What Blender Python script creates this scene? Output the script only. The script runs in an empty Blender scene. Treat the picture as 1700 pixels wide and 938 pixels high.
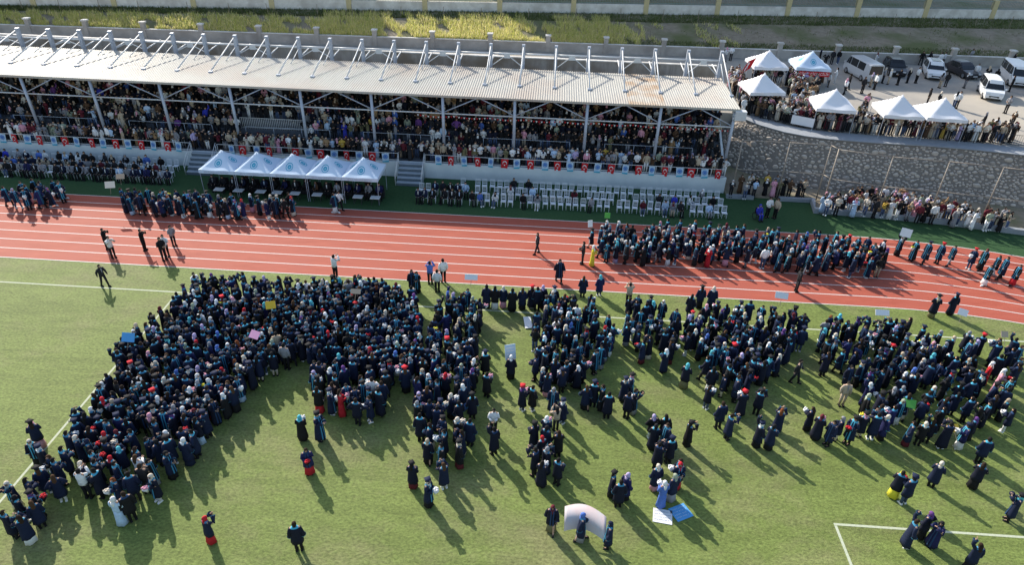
import bpy, bmesh, math, random
import numpy as np
from mathutils import Matrix, Vector
random.seed(7); rng=np.random.default_rng(7)
SC=bpy.context.scene; COL=SC.collection
# ---------------- camera, sky, sun, exposure ----------------
CAMLOC=(22.964,-35.464,25.078)
_cd=bpy.data.cameras.new('camera'); _cd.sensor_fit='HORIZONTAL'; _cd.sensor_width=36; _cd.lens=24.292; _cd.clip_start=.5; _cd.clip_end=2000
cam=bpy.data.objects.new('camera',_cd); COL.objects.link(cam); SC.camera=cam
cam.matrix_world=Matrix(((0.997657,-0.056880,0.038016,CAMLOC[0]),(0.062758,0.539613,-0.839571,CAMLOC[1]),(0.027241,0.839990,0.541918,CAMLOC[2]),(0,0,0,1)))
SUN_AZ=math.radians(128); SUN_EL=math.radians(31)
sdir=Vector((math.cos(SUN_AZ)*math.cos(SUN_EL),math.sin(SUN_AZ)*math.cos(SUN_EL),math.sin(SUN_EL)))
world=bpy.data.worlds.new('World'); SC.world=world; world.use_nodes=True
_nt=world.node_tree; _bg=_nt.nodes['Background']; _sky=_nt.nodes.new('ShaderNodeTexSky')
_sky.sky_type='NISHITA'; _sky.sun_disc=False; _sky.sun_elevation=SUN_EL
_sky.sun_rotation=math.atan2(sdir.x,sdir.y); _sky.air_density=1.2; _sky.dust_density=1.5
_nt.links.new(_sky.outputs[0],_bg.inputs[0]); _bg.inputs[1].default_value=0.125
_sl=bpy.data.lights.new('sun','SUN'); _sl.energy=3.9; _sl.angle=math.radians(0.5); _sl.color=(1,.93,.82)
_so=bpy.data.objects.new('sun',_sl); COL.objects.link(_so); _so.rotation_euler=sdir.to_track_quat('Z','Y').to_euler()
SC.view_settings.view_transform='Standard'; SC.view_settings.look='None'; SC.view_settings.exposure=0.85; SC.view_settings.gamma=1
SC.view_settings.use_curve_mapping=False

# ---------------- helpers ----------------
def tag(o,label=None,cat=None,group=None,kind=None):
    if label: o['label']=label
    if cat: o['category']=cat
    if group: o['group']=group
    if kind: o['kind']=kind
    return o
def link(name,me,parent=None,loc=None,rz=0,color=None):
    o=bpy.data.objects.new(name,me); COL.objects.link(o)
    if parent: o.parent=parent
    if loc is not None: o.location=loc
    if rz: o.rotation_euler=(0,0,rz)
    if color is not None: o.color=(*color,1)
    return o
def empty(name,loc=(0,0,0),rz=0):
    o=link(name,None,None,loc,rz); o.empty_display_size=.3; return o
class MB:
    def __init__(s): s.v=[]; s.f=[]; s.m=[]; s.cur=0
    def add(s,V,F):
        b=len(s.v); s.v+= [tuple(p) for p in V]; s.f+=[tuple(i+b for i in f) for f in F]; s.m+=[s.cur]*len(F); return s
    def box(s,x0,x1,y0,y1,z0,z1,R=None):
        V=[(x,y,z) for z in (z0,z1) for y in (y0,y1) for x in (x0,x1)]
        if R is not None: V=[R@Vector(p) for p in V]
        return s.add(V,[(0,2,3,1),(4,5,7,6),(0,1,5,4),(2,6,7,3),(0,4,6,2),(1,3,7,5)])
    def tube(s,p,q,r,r2=None,n=8,caps=True):
        p=Vector(p); q=Vector(q); d=(q-p).normalized(); a=Vector((0,0,1)) if abs(d.z)<.9 else Vector((1,0,0))
        u=d.cross(a).normalized(); w=d.cross(u); r2=r if r2 is None else r2; V=[]
        for c,rr in ((p,r),(q,r2)):
            for i in range(n):
                t=2*math.pi*(i+.5)/n; V.append(c+u*math.cos(t)*rr+w*math.sin(t)*rr)
        F=[(i,(i+1)%n,n+(i+1)%n,n+i) for i in range(n)]
        if caps: F+=[tuple(range(n))[::-1],tuple(range(n,2*n))]
        return s.add(V,F)
    def beam(s,p,q,w,h):
        p=Vector(p); q=Vector(q); d=(q-p).normalized(); a=Vector((0,0,1)) if abs(d.z)<.95 else Vector((0,1,0))
        u=d.cross(a).normalized()*w/2; k=u.normalized().cross(d)*h/2
        V=[c+sx*u+sz*k for c in (p,q) for sx,sz in ((-1,-1),(1,-1),(1,1),(-1,1))]
        return s.add(V,[(3,2,1,0),(4,5,6,7),(0,1,5,4),(1,2,6,5),(2,3,7,6),(3,0,4,7)])
    def prism(s,poly,z0,z1):
        n=len(poly); V=[(x,y,z0) for x,y in poly]+[(x,y,z1) for x,y in poly]
        return s.add(V,[tuple(range(n))[::-1],tuple(range(n,2*n))]+[(i,(i+1)%n,n+(i+1)%n,n+i) for i in range(n)])
    def mesh(s,name,mat,smooth=False):
        me=bpy.data.meshes.new(name); me.from_pydata(s.v,[],s.f)
        for m in (mat if isinstance(mat,(list,tuple)) else [mat]): me.materials.append(m)
        if any(s.m): me.polygons.foreach_set('material_index',s.m)
        if smooth: me.polygons.foreach_set('use_smooth',[True]*len(me.polygons))
        me.update(); return me
    def build(s,name,mat,parent=None,smooth=False,loc=None,rz=0,color=None):
        return link(name,s.mesh(name,mat,smooth),parent,loc,rz,color)
def copy_tree(o,loc,rz=0):
    c=o.copy(); COL.objects.link(c); c.location=loc; c.rotation_euler=(0,0,rz)
    for ch in o.children:
        k=ch.copy(); COL.objects.link(k); k.parent=c
        for g in ch.children:
            j=g.copy(); COL.objects.link(j); j.parent=k
    return c
# ---------------- materials ----------------
def mat(name,col,rough=.8,metal=0,noise=None,bump=0,scale=8,spec=.3,stretch=(1,1,1),noise2=None,scale2=1):
    m=bpy.data.materials.new(name); m.use_nodes=True; nt=m.node_tree; b=nt.nodes['Principled BSDF']
    b.inputs['Roughness'].default_value=rough; b.inputs['Metallic'].default_value=metal; b.inputs['Specular IOR Level'].default_value=spec
    b.inputs['Base Color'].default_value=(*col,1)
    if noise is not None:
        tc=nt.nodes.new('ShaderNodeTexCoord'); mp=nt.nodes.new('ShaderNodeMapping'); mp.inputs['Scale'].default_value=stretch
        nt.links.new(tc.outputs['Object'],mp.inputs[0])
        n=nt.nodes.new('ShaderNodeTexNoise'); n.inputs['Scale'].default_value=scale; n.inputs['Detail'].default_value=6; n.inputs['Roughness'].default_value=.65
        nt.links.new(mp.outputs[0],n.inputs[0])
        r=nt.nodes.new('ShaderNodeValToRGB'); r.color_ramp.elements[0].position=.32; r.color_ramp.elements[1].position=.7
        r.color_ramp.elements[0].color=(*col,1); r.color_ramp.elements[1].color=(*noise,1)
        nt.links.new(n.outputs[0],r.inputs[0]); out=r.outputs[0]
        if noise2 is not None:
            n2=nt.nodes.new('ShaderNodeTexNoise'); n2.inputs['Scale'].default_value=scale2; n2.inputs['Detail'].default_value=4; nt.links.new(tc.outputs['Object'],n2.inputs[0])
            r2=nt.nodes.new('ShaderNodeValToRGB'); r2.color_ramp.elements[0].position=.42; r2.color_ramp.elements[1].position=.66
            r2.color_ramp.elements[0].color=(0,0,0,1); r2.color_ramp.elements[1].color=(1,1,1,1)
            mx=nt.nodes.new('ShaderNodeMixRGB'); mx.inputs[2].default_value=(*noise2,1); nt.links.new(n2.outputs[0],r2.inputs[0]); nt.links.new(r2.outputs[0],mx.inputs[0]); nt.links.new(out,mx.inputs[1]); out=mx.outputs[0]
        nt.links.new(out,b.inputs['Base Color'])
        if bump:
            bp=nt.nodes.new('ShaderNodeBump'); bp.inputs['Strength'].default_value=bump; bp.inputs['Distance'].default_value=.03
            nt.links.new(n.outputs[0],bp.inputs['Height']); nt.links.new(bp.outputs[0],b.inputs['Normal'])
    return m
def colmat(name,attr=None,rough=.85):
    m=bpy.data.materials.new(name); m.use_nodes=True; nt=m.node_tree; b=nt.nodes['Principled BSDF']; b.inputs['Roughness'].default_value=rough; b.inputs['Specular IOR Level'].default_value=.2
    if attr: s=nt.nodes.new('ShaderNodeAttribute'); s.attribute_name=attr; src=s.outputs['Color']
    else: s=nt.nodes.new('ShaderNodeObjectInfo'); src=s.outputs['Color']
    n=nt.nodes.new('ShaderNodeTexNoise'); n.inputs['Scale'].default_value=9; tc=nt.nodes.new('ShaderNodeTexCoord'); nt.links.new(tc.outputs['Object'],n.inputs[0])
    mr=nt.nodes.new('ShaderNodeMapRange'); mr.inputs[3].default_value=.75; mr.inputs[4].default_value=1.25; nt.links.new(n.outputs[0],mr.inputs[0])
    mx=nt.nodes.new('ShaderNodeVectorMath'); mx.operation='SCALE'; nt.links.new(src,mx.inputs[0]); nt.links.new(mr.outputs[0],mx.inputs['Scale'])
    nt.links.new(mx.outputs[0],b.inputs['Base Color']); return m
M={}
M['cloth']=colmat('cloth'); M['crowd']=colmat('crowd_cloth','Col')
def leafmat():
    m=colmat('weed_leaf','Col',.7); nt=m.node_tree; b=nt.nodes['Principled BSDF']; src=b.inputs['Base Color'].links[0].from_socket
    t=nt.nodes.new('ShaderNodeBsdfTranslucent'); mx=nt.nodes.new('ShaderNodeMixShader'); mx.inputs[0].default_value=.5
    nt.links.new(src,t.inputs[0]); nt.links.new(b.outputs[0],mx.inputs[1]); nt.links.new(t.outputs[0],mx.inputs[2]); nt.links.new(mx.outputs[0],nt.nodes['Material Output'].inputs[0]); return m
M['leaf']=leafmat()
def turfmat():
    m=bpy.data.materials.new('turf'); m.use_nodes=True; nt=m.node_tree; b=nt.nodes['Principled BSDF']; b.inputs['Roughness'].default_value=.75; b.inputs['Specular IOR Level'].default_value=.18
    tc=nt.nodes.new('ShaderNodeTexCoord'); out=None
    def ns(sc,st,lo,hi,det=5,p0=.3,p1=.7):
        mp=nt.nodes.new('ShaderNodeMapping'); mp.inputs['Scale'].default_value=st; nt.links.new(tc.outputs['Object'],mp.inputs[0])
        n=nt.nodes.new('ShaderNodeTexNoise'); n.inputs['Scale'].default_value=sc; n.inputs['Detail'].default_value=det; n.inputs['Roughness'].default_value=.7; nt.links.new(mp.outputs[0],n.inputs[0])
        r=nt.nodes.new('ShaderNodeMapRange'); r.inputs[1].default_value=p0; r.inputs[2].default_value=p1; r.inputs[3].default_value=lo; r.inputs[4].default_value=hi; nt.links.new(n.outputs[0],r.inputs[0]); return r.outputs[0],n
    a,na=ns(6,(1,1.5,1),.55,1.45); c,_=ns(1.1,(.5,1.6,1),.82,1.18); d,_=ns(.35,(.12,1.5,1),.88,1.12,3); e,_=ns(.16,(1,1.3,1),0,1,6,.48,.68)
    mx=nt.nodes.new('ShaderNodeMixRGB'); mx.inputs[1].default_value=(.148,.190,.050,1); mx.inputs[2].default_value=(.190,.196,.082,1); nt.links.new(e,mx.inputs[0]); out=mx.outputs[0]
    for f in (a,c,d):
        v=nt.nodes.new('ShaderNodeVectorMath'); v.operation='SCALE'; nt.links.new(out,v.inputs[0]); nt.links.new(f,v.inputs['Scale']); out=v.outputs[0]
    nt.links.new(out,b.inputs['Base Color']); bp=nt.nodes.new('ShaderNodeBump'); bp.inputs['Strength'].default_value=1; bp.inputs['Distance'].default_value=.04; nt.links.new(na.outputs[0],bp.inputs['Height']); nt.links.new(bp.outputs[0],b.inputs['Normal']); return m
M['turf']=turfmat()
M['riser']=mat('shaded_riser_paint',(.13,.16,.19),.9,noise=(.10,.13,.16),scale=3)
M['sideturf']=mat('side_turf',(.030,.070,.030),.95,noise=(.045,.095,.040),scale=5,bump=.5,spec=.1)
M['track']=mat('track_rubber',(.33,.078,.050),.75,noise=(.41,.108,.070),scale=1.3,bump=.15,noise2=(.36,.094,.064),scale2=.35,spec=.17,stretch=(.35,1.4,1))
M['line']=mat('line_paint',(.70,.70,.68),.7,noise=(.58,.58,.55),scale=5)
M['pitchline']=mat('pitch_line',(.50,.53,.42),.9,noise=(.38,.42,.28),scale=9)
M['steel']=mat('painted_steel',(.46,.50,.58),.45,metal=.2,noise=(.40,.44,.52),scale=4)
M['whitesteel']=mat('white_steel',(.66,.67,.68),.4,noise=(.58,.59,.6),scale=4)
M['roof']=mat('roof_sheet',(.52,.51,.47),.5,metal=.1,noise=(.45,.44,.40),scale=2.5,stretch=(3,.35,1),noise2=(.46,.41,.36),scale2=.22)
M['roofrust']=mat('rusty_roof_sheet',(.52,.50,.46),.55,noise=(.43,.38,.31),scale=2.2,stretch=(3,.5,1),noise2=(.40,.28,.18),scale2=.8)
M['conc']=mat('concrete',(.50,.46,.42),.9,noise=(.40,.37,.33),scale=1.3,bump=.2,noise2=(.33,.30,.27),scale2=.5)
M['concdirty']=mat('stained_concrete',(.44,.40,.35),.9,noise=(.28,.25,.22),scale=1.6,bump=.3,stretch=(1.8,1,.3),noise2=(.25,.2,.15),scale2=.5)
M['wallpaint']=mat('blue_grey_wall_paint',(.66,.70,.72),.8,noise=(.60,.65,.68),scale=1.5,noise2=(.55,.60,.63),scale2=.6)
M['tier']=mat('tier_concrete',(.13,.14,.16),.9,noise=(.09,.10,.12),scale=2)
M['step']=mat('step_paint',(.40,.45,.50),.8,noise=(.33,.38,.43),scale=3)
M['kerb']=mat('kerb_concrete',(.31,.33,.36),.85,noise=(.25,.27,.29),scale=2)
M['stone']=mat('rubble_stone',(.46,.40,.35),.9,noise=(.62,.55,.48),scale=2.2,bump=.4,noise2=(.38,.33,.29),scale2=1.1)
M['stone2']=mat('dark_rubble_stone',(.34,.30,.27),.9,noise=(.46,.41,.37),scale=2.2,bump=.4,noise2=(.27,.24,.22),scale2=1.1)
M['mortar']=mat('mortar',(.23,.20,.175),.95,noise=(.17,.15,.13),scale=6,bump=.5)
M['dust']=mat('dusty_asphalt',(.36,.33,.29),.95,noise=(.29,.27,.245),scale=.9,bump=.15,noise2=(.42,.375,.31),scale2=.12)
M['soil']=mat('slope_soil',(.21,.17,.12),.95,noise=(.31,.26,.195),scale=1.6,bump=.6,noise2=(.125,.135,.055),scale2=.22)
M['plaster']=mat('weathered_white_plaster',(.74,.72,.68),.9,noise=(.60,.57,.53),scale=2,bump=.2,noise2=(.50,.47,.43),scale2=.7)
M['cream']=mat('cream_pillar_paint',(.58,.49,.27),.85,noise=(.50,.42,.25),scale=3)
M['fencegreen']=mat('green_grey_fence',(.22,.30,.29),.5,noise=(.18,.25,.24),scale=3)
M['darkmetal']=mat('dark_metal',(.03,.03,.035),.5,noise=(.045,.045,.05),scale=5)
M['galv']=mat('weathered_fence_post',(.34,.30,.26),.6,metal=.2,noise=(.26,.22,.18),scale=4)
M['tent']=mat('tent_fabric_blue_white',(.60,.71,.84),.8,noise=(.56,.67,.81),scale=1.2)
M['tentw']=mat('tent_fabric_white',(.80,.80,.82),.8,noise=(.74,.74,.78),scale=1.2)
M['tealprint']=mat('teal_print',(.06,.36,.52),.8,noise=(.08,.40,.56),scale=9)
M['greyprint']=mat('grey_print',(.36,.38,.46),.8,noise=(.40,.42,.5),scale=9)
M['whiteprint']=mat('white_print',(.78,.78,.78),.8,noise=(.7,.7,.7),scale=9)
M['blueprint']=mat('blue_print',(.05,.16,.50),.8,noise=(.05,.20,.55),scale=9)
M['red']=mat('red_flag_cloth',(.55,.018,.022),.8,noise=(.47,.015,.02),scale=3)
M['flagblue']=mat('pale_blue_flag_cloth',(.50,.64,.76),.8,noise=(.44,.58,.72),scale=3)
M['chair']=mat('white_plastic',(.72,.75,.78),.45,noise=(.66,.69,.73),scale=4)
M['wood']=mat('weathered_wood',(.30,.26,.2),.9,noise=(.22,.18,.13),scale=5)
M['glass']=mat('car_glass',(.012,.014,.018),.08,noise=(.016,.018,.022),scale=2,spec=.6)
M['tyre']=mat('tyre_rubber',(.02,.02,.02),.85,noise=(.03,.03,.03),scale=12)
M['rim']=mat('alloy_rim',(.45,.45,.47),.3,metal=.8,noise=(.38,.38,.4),scale=8)
M['lamp']=mat('headlamp_lens',(.6,.62,.65),.15,noise=(.5,.52,.55),scale=20,spec=.6)
M['redlamp']=mat('tail_lamp_lens',(.4,.02,.02),.2,noise=(.3,.015,.015),scale=20)
M['black']=mat('black_plastic',(.015,.015,.017),.5,noise=(.022,.022,.025),scale=9)
for nm,c in (('silver',(.55,.57,.6)),('white',(.78,.78,.78)),('blackpaint',(.015,.016,.02)),('graphite',(.06,.055,.06))):
    M['car_'+nm]=mat('car_paint_'+nm,c,.28,metal=.15 if nm!='white' else 0,noise=tuple(x*.93 for x in c),scale=.8,spec=.5)
for nm,c in (('blue',(.10,.36,.72)),('yellow',(.72,.48,.05)),('pink',(.72,.36,.55)),('card',(.48,.38,.28)),('cream',(.72,.68,.58)),('white',(.74,.76,.78)),('green',(.12,.42,.08)),('palestripe',(.55,.68,.80))):
    M['sign_'+nm]=mat('board_'+nm,c,.8,noise=tuple(x*.9 for x in c),scale=3)
# ---------------- where people stand (metres) ----------------
POLYS=[('left', 2.0, [(1.41, -0.03), (4.36, 0.07), (7.02, 0.14), (9.02, 0.07), (10.26, -4.18), (10.54, -5.96), (9.41, -6.77), (8.76, -7.71), (7.98, -9.15), (8.04, -10.3), (7.37, -12.21), (6.42, -12.37), (4.48, -12.55), (1.89, -11.62), (1.49, -11.36), (1.2, -10.17), (1.39, -9.4), (0.28, -7.13), (0.51, -6.02), (0.85, -4.35), (1.54, -3.24), (1.34, -1.83)]),
('left', 1.5, [(1.14, -13.06), (1.89, -11.62), (4.48, -12.55), (7.35, -12.37), (7.54, -14.02), (6.81, -15.17), (6.92, -16.18), (6.12, -16.41), (4.69, -16.21), (3.46, -16.15), (2.47, -16.67), (1.7, -16.3), (1.67, -15.09), (2.12, -14.51)]),
('left', 1.6, [(0.56, -16.57), (1.85, -16.52), (3.27, -17.3), (3.01, -17.88), (1.51, -17.92)]),
('centre', 2.0, [(8.95, 0.06), (11.79, 0.86), (15.46, -0.36), (16.13, -3.29), (16.68, -5.24), (16.95, -6.81), (16.41, -7.37), (15.15, -7.49), (12.29, -6.48), (10.69, -6.11)]),
('centre', 1.7, [(16.68, -5.24), (17.07, -1.64), (17.11, -0.18), (19.53, -0.2), (19.92, -4.08), (19.76, -5.75), (19.92, -7.28), (17.04, -7.31)]),
('centre', 1.5, [(10.69, -6.64), (12.25, -6.33), (15.15, -7.49), (15.56, -9.37), (14.49, -10.01), (12.37, -10.03), (11.37, -8.59)]),
('centre', 1.3, [(16.66, -7.35), (19.92, -7.28), (20.04, -8.95), (20.14, -11.53), (20.03, -13.02), (19.4, -13.81), (18.24, -13.44), (17.6, -11.35), (16.95, -9.24)]),
('middle', 1.5, [(22.86, 0.01), (26.37, 0.11), (26.93, -1.39), (27.77, -2.71), (27.57, -4.17), (26.24, -6.32), (25.47, -7.59), (23.59, -7.91), (22.92, -6.74), (22.91, -3.49)]),
('middle', 1.2, [(23.38, -8.07), (24.84, -8.5), (24.82, -10.69), (24.67, -13.05), (24.14, -14.34), (23.31, -13.54), (22.97, -11.87), (23.65, -10.38)]),
('middle', 1.3, [(28.5, 0.46), (30.1, 0.5), (31.52, -0.67), (31.19, -3.53), (30.29, -5.26), (29.16, -5.1), (28.76, -4.05), (27.99, -2.98)]),
('right', 1.5, [(32.25, -0.59), (34.34, 0.54), (36.08, 0.12), (39.51, -0.48), (39.39, -1.84), (37.7, -3.17), (36.4, -4.93), (34.17, -6.91), (32.41, -7.07), (32.08, -5.86), (31.59, -3.09)]),
('right', 1.35, [(40.25, -0.41), (42.09, -0.22), (45.74, -0.84), (46.52, -1.42), (45.1, -4.61), (43.06, -6.4), (41.64, -6.05), (39.56, -5.65), (39.01, -4.57), (39.31, -2.55)]),
('right', 0.9, [(46.44, -1.61), (49.77, -0.44), (51.61, -0.92), (47.4, -8.62), (45.79, -8.34), (43.53, -8.11), (45.1, -4.61)]),
('right', 0.8, [(40.51, -6.55), (44.17, -6.68), (45.57, -8.79), (45.02, -9.88), (43.53, -10.01), (41.22, -9.4), (39.65, -9.33)]),
('track', 1.35, [(26.38, 8.72), (27.85, 10.39), (30.0, 9.68), (31.89, 10.85), (36.3, 10.79), (40.58, 10.33), (44.76, 9.89), (47.08, 9.79), (47.72, 8.71), (46.39, 6.33), (43.57, 6.34), (40.8, 6.52), (37.62, 6.92), (33.49, 6.88), (29.29, 6.41), (26.82, 6.65)]),
('walkway', 1.6, [(-9.88, 11.03), (-6.87, 11.62), (-2.91, 11.23), (1.13, 11.72), (3.82, 11.4), (3.9, 10.47), (1.26, 10.15), (-2.24, 9.74), (-5.96, 9.81), (-8.67, 9.69)]),
('walkway', 1.3, [(-18.72, 10.72), (-17.07, 11.82), (-14.83, 12.1), (-14.33, 10.93), (-16.08, 9.64), (-17.81, 9.43)])]
SINGLES=[(19.78, 0.3, 'gown', 'hair', 'down', 180),
(20.31, 0.22, 'gown', 'hair', 'down', 180),
(20.82, 0.41, 'gown', 'hair', 'down', 180),
(21.41, 0.06, 'gown', 'hair', 'down', 180),
(22.03, 0.33, 'gown', 'hair', 'down', 180),
(22.62, 0.53, 'gown', 'hair', 'down', 180),
(23.29, 0.67, 'gown', 'hair', 'down', 180),
(24.0, 0.54, 'gown', 'hair', 'down', 180),
(-0.2, -13.46, 'gown'),
(0.35, -14.44, 'gown'),
(1.05, -14.82, 'gown'),
(7.22, -13.87, 'gown'),
(2.68, -18.51, 'gown'),
(1.88, -18.34, 'gown'),
(6.24, -17.11, 'gown'),
(17.8, -14.31, 'gown'),
(18.68, -15.26, 'gown'),
(19.22, -14.25, 'gown'),
(19.75, -12.93, 'gown'),
(20.33, -6.23, 'gown'),
(21.74, -6.35, 'gown'),
(20.56, -7.96, 'gown'),
(21.3, -11.98, 'gown'),
(22.48, -8.81, 'gown'),
(23.0, -8.76, 'gown'),
(25.76, -8.41, 'gown'),
(26.17, -8.18, 'gown'),
(26.59, -8.42, 'gown'),
(26.86, -8.99, 'gown'),
(28.15, -7.33, 'gown'),
(28.24, -8.5, 'gown'),
(27.87, -8.9, 'gown'),
(27.81, -7.65, 'gown'),
(28.99, -10.23, 'gown'),
(29.57, -10.26, 'gown'),
(28.99, -10.97, 'gown'),
(29.53, -11.0, 'gown'),
(29.02, -12.22, 'gown'),
(29.66, -11.78, 'gown'),
(28.82, -13.48, 'gown'),
(29.86, -13.14, 'gown'),
(29.49, -14.05, 'gown'),
(26.8, -14.04, 'gown'),
(27.07, -14.6, 'gown'),
(27.4, -14.13, 'gown'),
(31.19, -6.25, 'gown'),
(37.05, -8.93, 'gown'),
(37.27, -9.55, 'gown'),
(37.76, -9.92, 'gown'),
(38.32, -9.54, 'gown'),
(38.82, -9.7, 'gown'),
(39.56, -9.17, 'gown'),
(40.1, -9.29, 'gown'),
(40.58, -9.25, 'gown'),
(32.56, -6.42, 'gown'),
(33.13, -6.76, 'gown'),
(33.72, -7.09, 'gown'),
(32.12, -7.81, 'gown'),
(33.79, -8.21, 'gown'),
(32.5, -9.22, 'gown'),
(32.79, -9.96, 'gown'),
(34.68, -8.03, 'gown'),
(35.43, -9.21, 'gown'),
(34.16, -10.33, 'gown'),
(34.71, -10.45, 'gown'),
(40.1, -13.33, 'gown'),
(41.84, -12.19, 'gown'),
(43.77, -12.09, 'gown'),
(44.46, -13.89, 'gown'),
(39.23, -15.66, 'gown'),
(40.08, -15.16, 'gown'),
(40.35, -15.56, 'gown'),
(24.11, -16.14, 'gown'),
(25.35, -16.5, 'gown'),
(26.5, -16.79, 'gown'),
(30.72, -10.57, 'gown'),
(15.98, -7.31, 'gown'),
(16.27, -7.98, 'gown'),
(13.08, -8.19, 'gown'),
(14.33, -10.6, 'gown'),
(14.93, -10.32, 'gown'),
(15.3, -9.85, 'gown'),
(11.93, -11.87, 'gown'),
(12.78, -11.79, 'gown'),
(13.73, -17.98, 'gown'),
(44.82, -10.49, 'gown'),
(44.33, -9.53, 'gown'),
(43.43, -9.61, 'gown'),
(42.33, -9.51, 'gown'),
(41.73, -9.56, 'gown'),
(12.9, -13.91, 'skirt_red', 'hairlong', 'hold', 20),
(9.99, -17.89, 'skirt_red', 'scarf_red', 'photo', 150),
(5.88, -17.33, 'dress_pale', 'scarf_white', 'hold', 180),
(29.0, -14.43, 'dress_blue', 'scarf_white', 'hold', 200),
(29.81, -13.32, 'skirt_red', 'scarf_red', 'hold', 10),
(39.77, -12.98, 'skirt_yellow', 'hair', 'hold', 140),
(41.39, -16.61, 'skirt_black', 'hairlong', 'wave', 180),
(9.41, -6.77, 'suit_grey', 'hair', 'down', 170),
(21.16, -10.61, 'shirt_white', 'hair', 'hold', 0),
(12.18, -9.91, 'skirt_red', 'hairlong', 'hold', 180),
(13.37, -10.03, 'dress_red', 'hairlong', 'hold', 120),
(48.14, -4.32, 'dress_red', 'scarf_white', 'down', 60),
(48.33, -5.06, 'dress_pink', 'scarf_white', 'hold', 60),
(3.72, -16.13, 'shirt_white', 'hair', 'photo', 180),
(37.45, -5.24, 'suit_dark', 'hair', 'walk', 60),
(39.46, -6.88, 'suit_beige', 'hair', 'down', 0),
(-7.28, 4.71, 'shirt_black', '', 'photo', 90),
(-6.24, 3.63, 'shirt_white', '', 'photo', 60),
(-4.67, 4.83, 'shirt_black', '', 'photo', 90),
(-2.74, 4.19, 'shirt_white', '', 'hold', 10),
(-2.95, 5.64, 'shirt_grey', '', 'hold', 60),
(-2.7, 3.69, 'shirt_black', '', 'hold', 60),
(-4.86, 0.17, 'suit_dark', '', 'walk', 70),
(9.46, 2.7, 'shirt_white', '', 'photo', 160),
(15.83, 2.62, 'shirt_blue', '', 'photo', 180),
(16.65, 2.94, 'shirt_white', '', 'down', 200),
(22.74, 7.4, 'suit_dark', '', 'walk', -60),
(24.32, 3.77, 'gown', '', 'walk', 20),
(25.87, 2.14, 'gown', '', 'down', 180),
(26.96, 2.41, 'gown', '', 'down', 200),
(40.19, 4.26, 'suit_dark', '', 'down', 90),
(33.31, 1.65, 'gown', '', 'down', 180),
(34.02, 1.59, 'gown', '', 'down', 170),
(32.51, 0.61, 'gown', '', 'down', 150),
(48.1, 2.09, 'gown', '', 'hold', 160),
(49.44, 2.51, 'gown', '', 'down', 180),
(6.83, 11.97, 'skirt_white', '', 'walk', 70),
(7.07, 12.44, 'shirt_white', '', 'walk', 60),
(3.44, 11.57, 'shirt_black', '', 'walk', 70),
(3.36, 10.71, 'shirt_black', '', 'walk', 60),
(25.97, 6.3, 'suit_dark', '', 'hold', -90),
(26.63, 6.12, 'dress_yellow', '', 'hold', 80),
(16.44, 1.72, 'shirt_white', '', 'down', 180),
(14.81, 1.69, 'gown', '', 'down', 20),
(15.15, 1.58, 'gown', '', 'hold', 0),
(1.33, -0.04, 'shirt_white', '', 'hold', 60),
(28.77, 1.45, 'shirt_beige', '', 'photo', 180),
(49.89, 9.39, 'gown', '', 'hold', -60),
(50.57, 9.03, 'gown', '', 'walk', -60),
(51.59, 9.14, 'gown', '', 'down', -70),
(52.34, 8.97, 'gown', '', 'walk', -70),
(53.57, 8.59, 'gown', '', 'hold', -60),
(54.32, 8.59, 'gown', '', 'walk', -60),
(54.87, 7.9, 'gown', '', 'walk', -80),
(55.11, 7.43, 'gown', '', 'walk', -80),
(53.57, 6.47, 'skirt_white', '', 'walk', -70),
(55.59, 6.69, 'skirt_red', '', 'walk', -70),
(49.09, 10.01, 'gown', '', 'bothup', -60),
(47.53, 9.3, 'gown', '', 'hold', -60),
(34.72, 6.85, 'dress_red', '', 'hold', -60),
(22.96, 0.29, 'gown', '', 'down', 180)]
TERR=[(1.7, [(41.07, 30.24), (40.92, 27.54), (43.69, 25.76), (45.57, 24.12), (48.1, 23.26), (51.23, 22.22), (55.7, 22.26), (59.62, 22.23), (62.96, 22.97), (63.82, 24.55), (60.48, 23.94), (58.1, 23.17), (53.12, 23.21), (49.98, 24.28), (46.34, 25.82), (44.24, 27.86), (42.14, 29.31)]),
(1.6, [(41.51, 38.05), (42.76, 38.71), (42.23, 30.42), (41.2, 28.81), (41.07, 32.14)]),
(1.0, [(47.82, 39.07), (52.07, 39.76), (49.48, 33.43), (46.04, 26.6), (44.93, 26.44), (46.76, 33.02)]),
(0.8, [(51.38, 28.22), (53.35, 30.62), (52.47, 27.53), (50.7, 24.85)]),
(1.2, [(44.33, 38.51), (47.37, 38.55), (47.0, 37.17), (43.9, 36.68)]),
(1.0, [(41.77, 28.89), (44.53, 28.95), (44.24, 27.86), (41.6, 28.16)])]
TERR_S=[(42.96, 46.67), (43.71, 47.35), (51.94, 38.4), (53.18, 39.94), (53.75, 37.6), (52.83, 35.97), (54.88, 36.71), (56.63, 39.15), (56.73, 38.29), (58.5, 40.8), (58.97, 40.42), (59.94, 40.35), (61.31, 41.26), (62.26, 41.41), (64.08, 39.9), (64.97, 40.48), (66.89, 40.34), (71.28, 42.87), (71.24, 39.72), (66.92, 32.28), (60.22, 33.91), (60.9, 33.24), (62.36, 33.08), (62.67, 33.13), (62.07, 27.11), (62.67, 26.24), (65.29, 28.22), (48.08, 37.78), (49.18, 38.4), (49.68, 38.04), (55.34, 47.73), (56.06, 47.85), (54.28, 46.75), (60.3, 47.78), (65.97, 49.01), (66.92, 49.18), (67.66, 48.23), (68.43, 48.9), (72.34, 50.65), (76.76, 49.78), (69.9, 44.31), (70.5, 43.21), (54.01, 48.04)]
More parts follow.
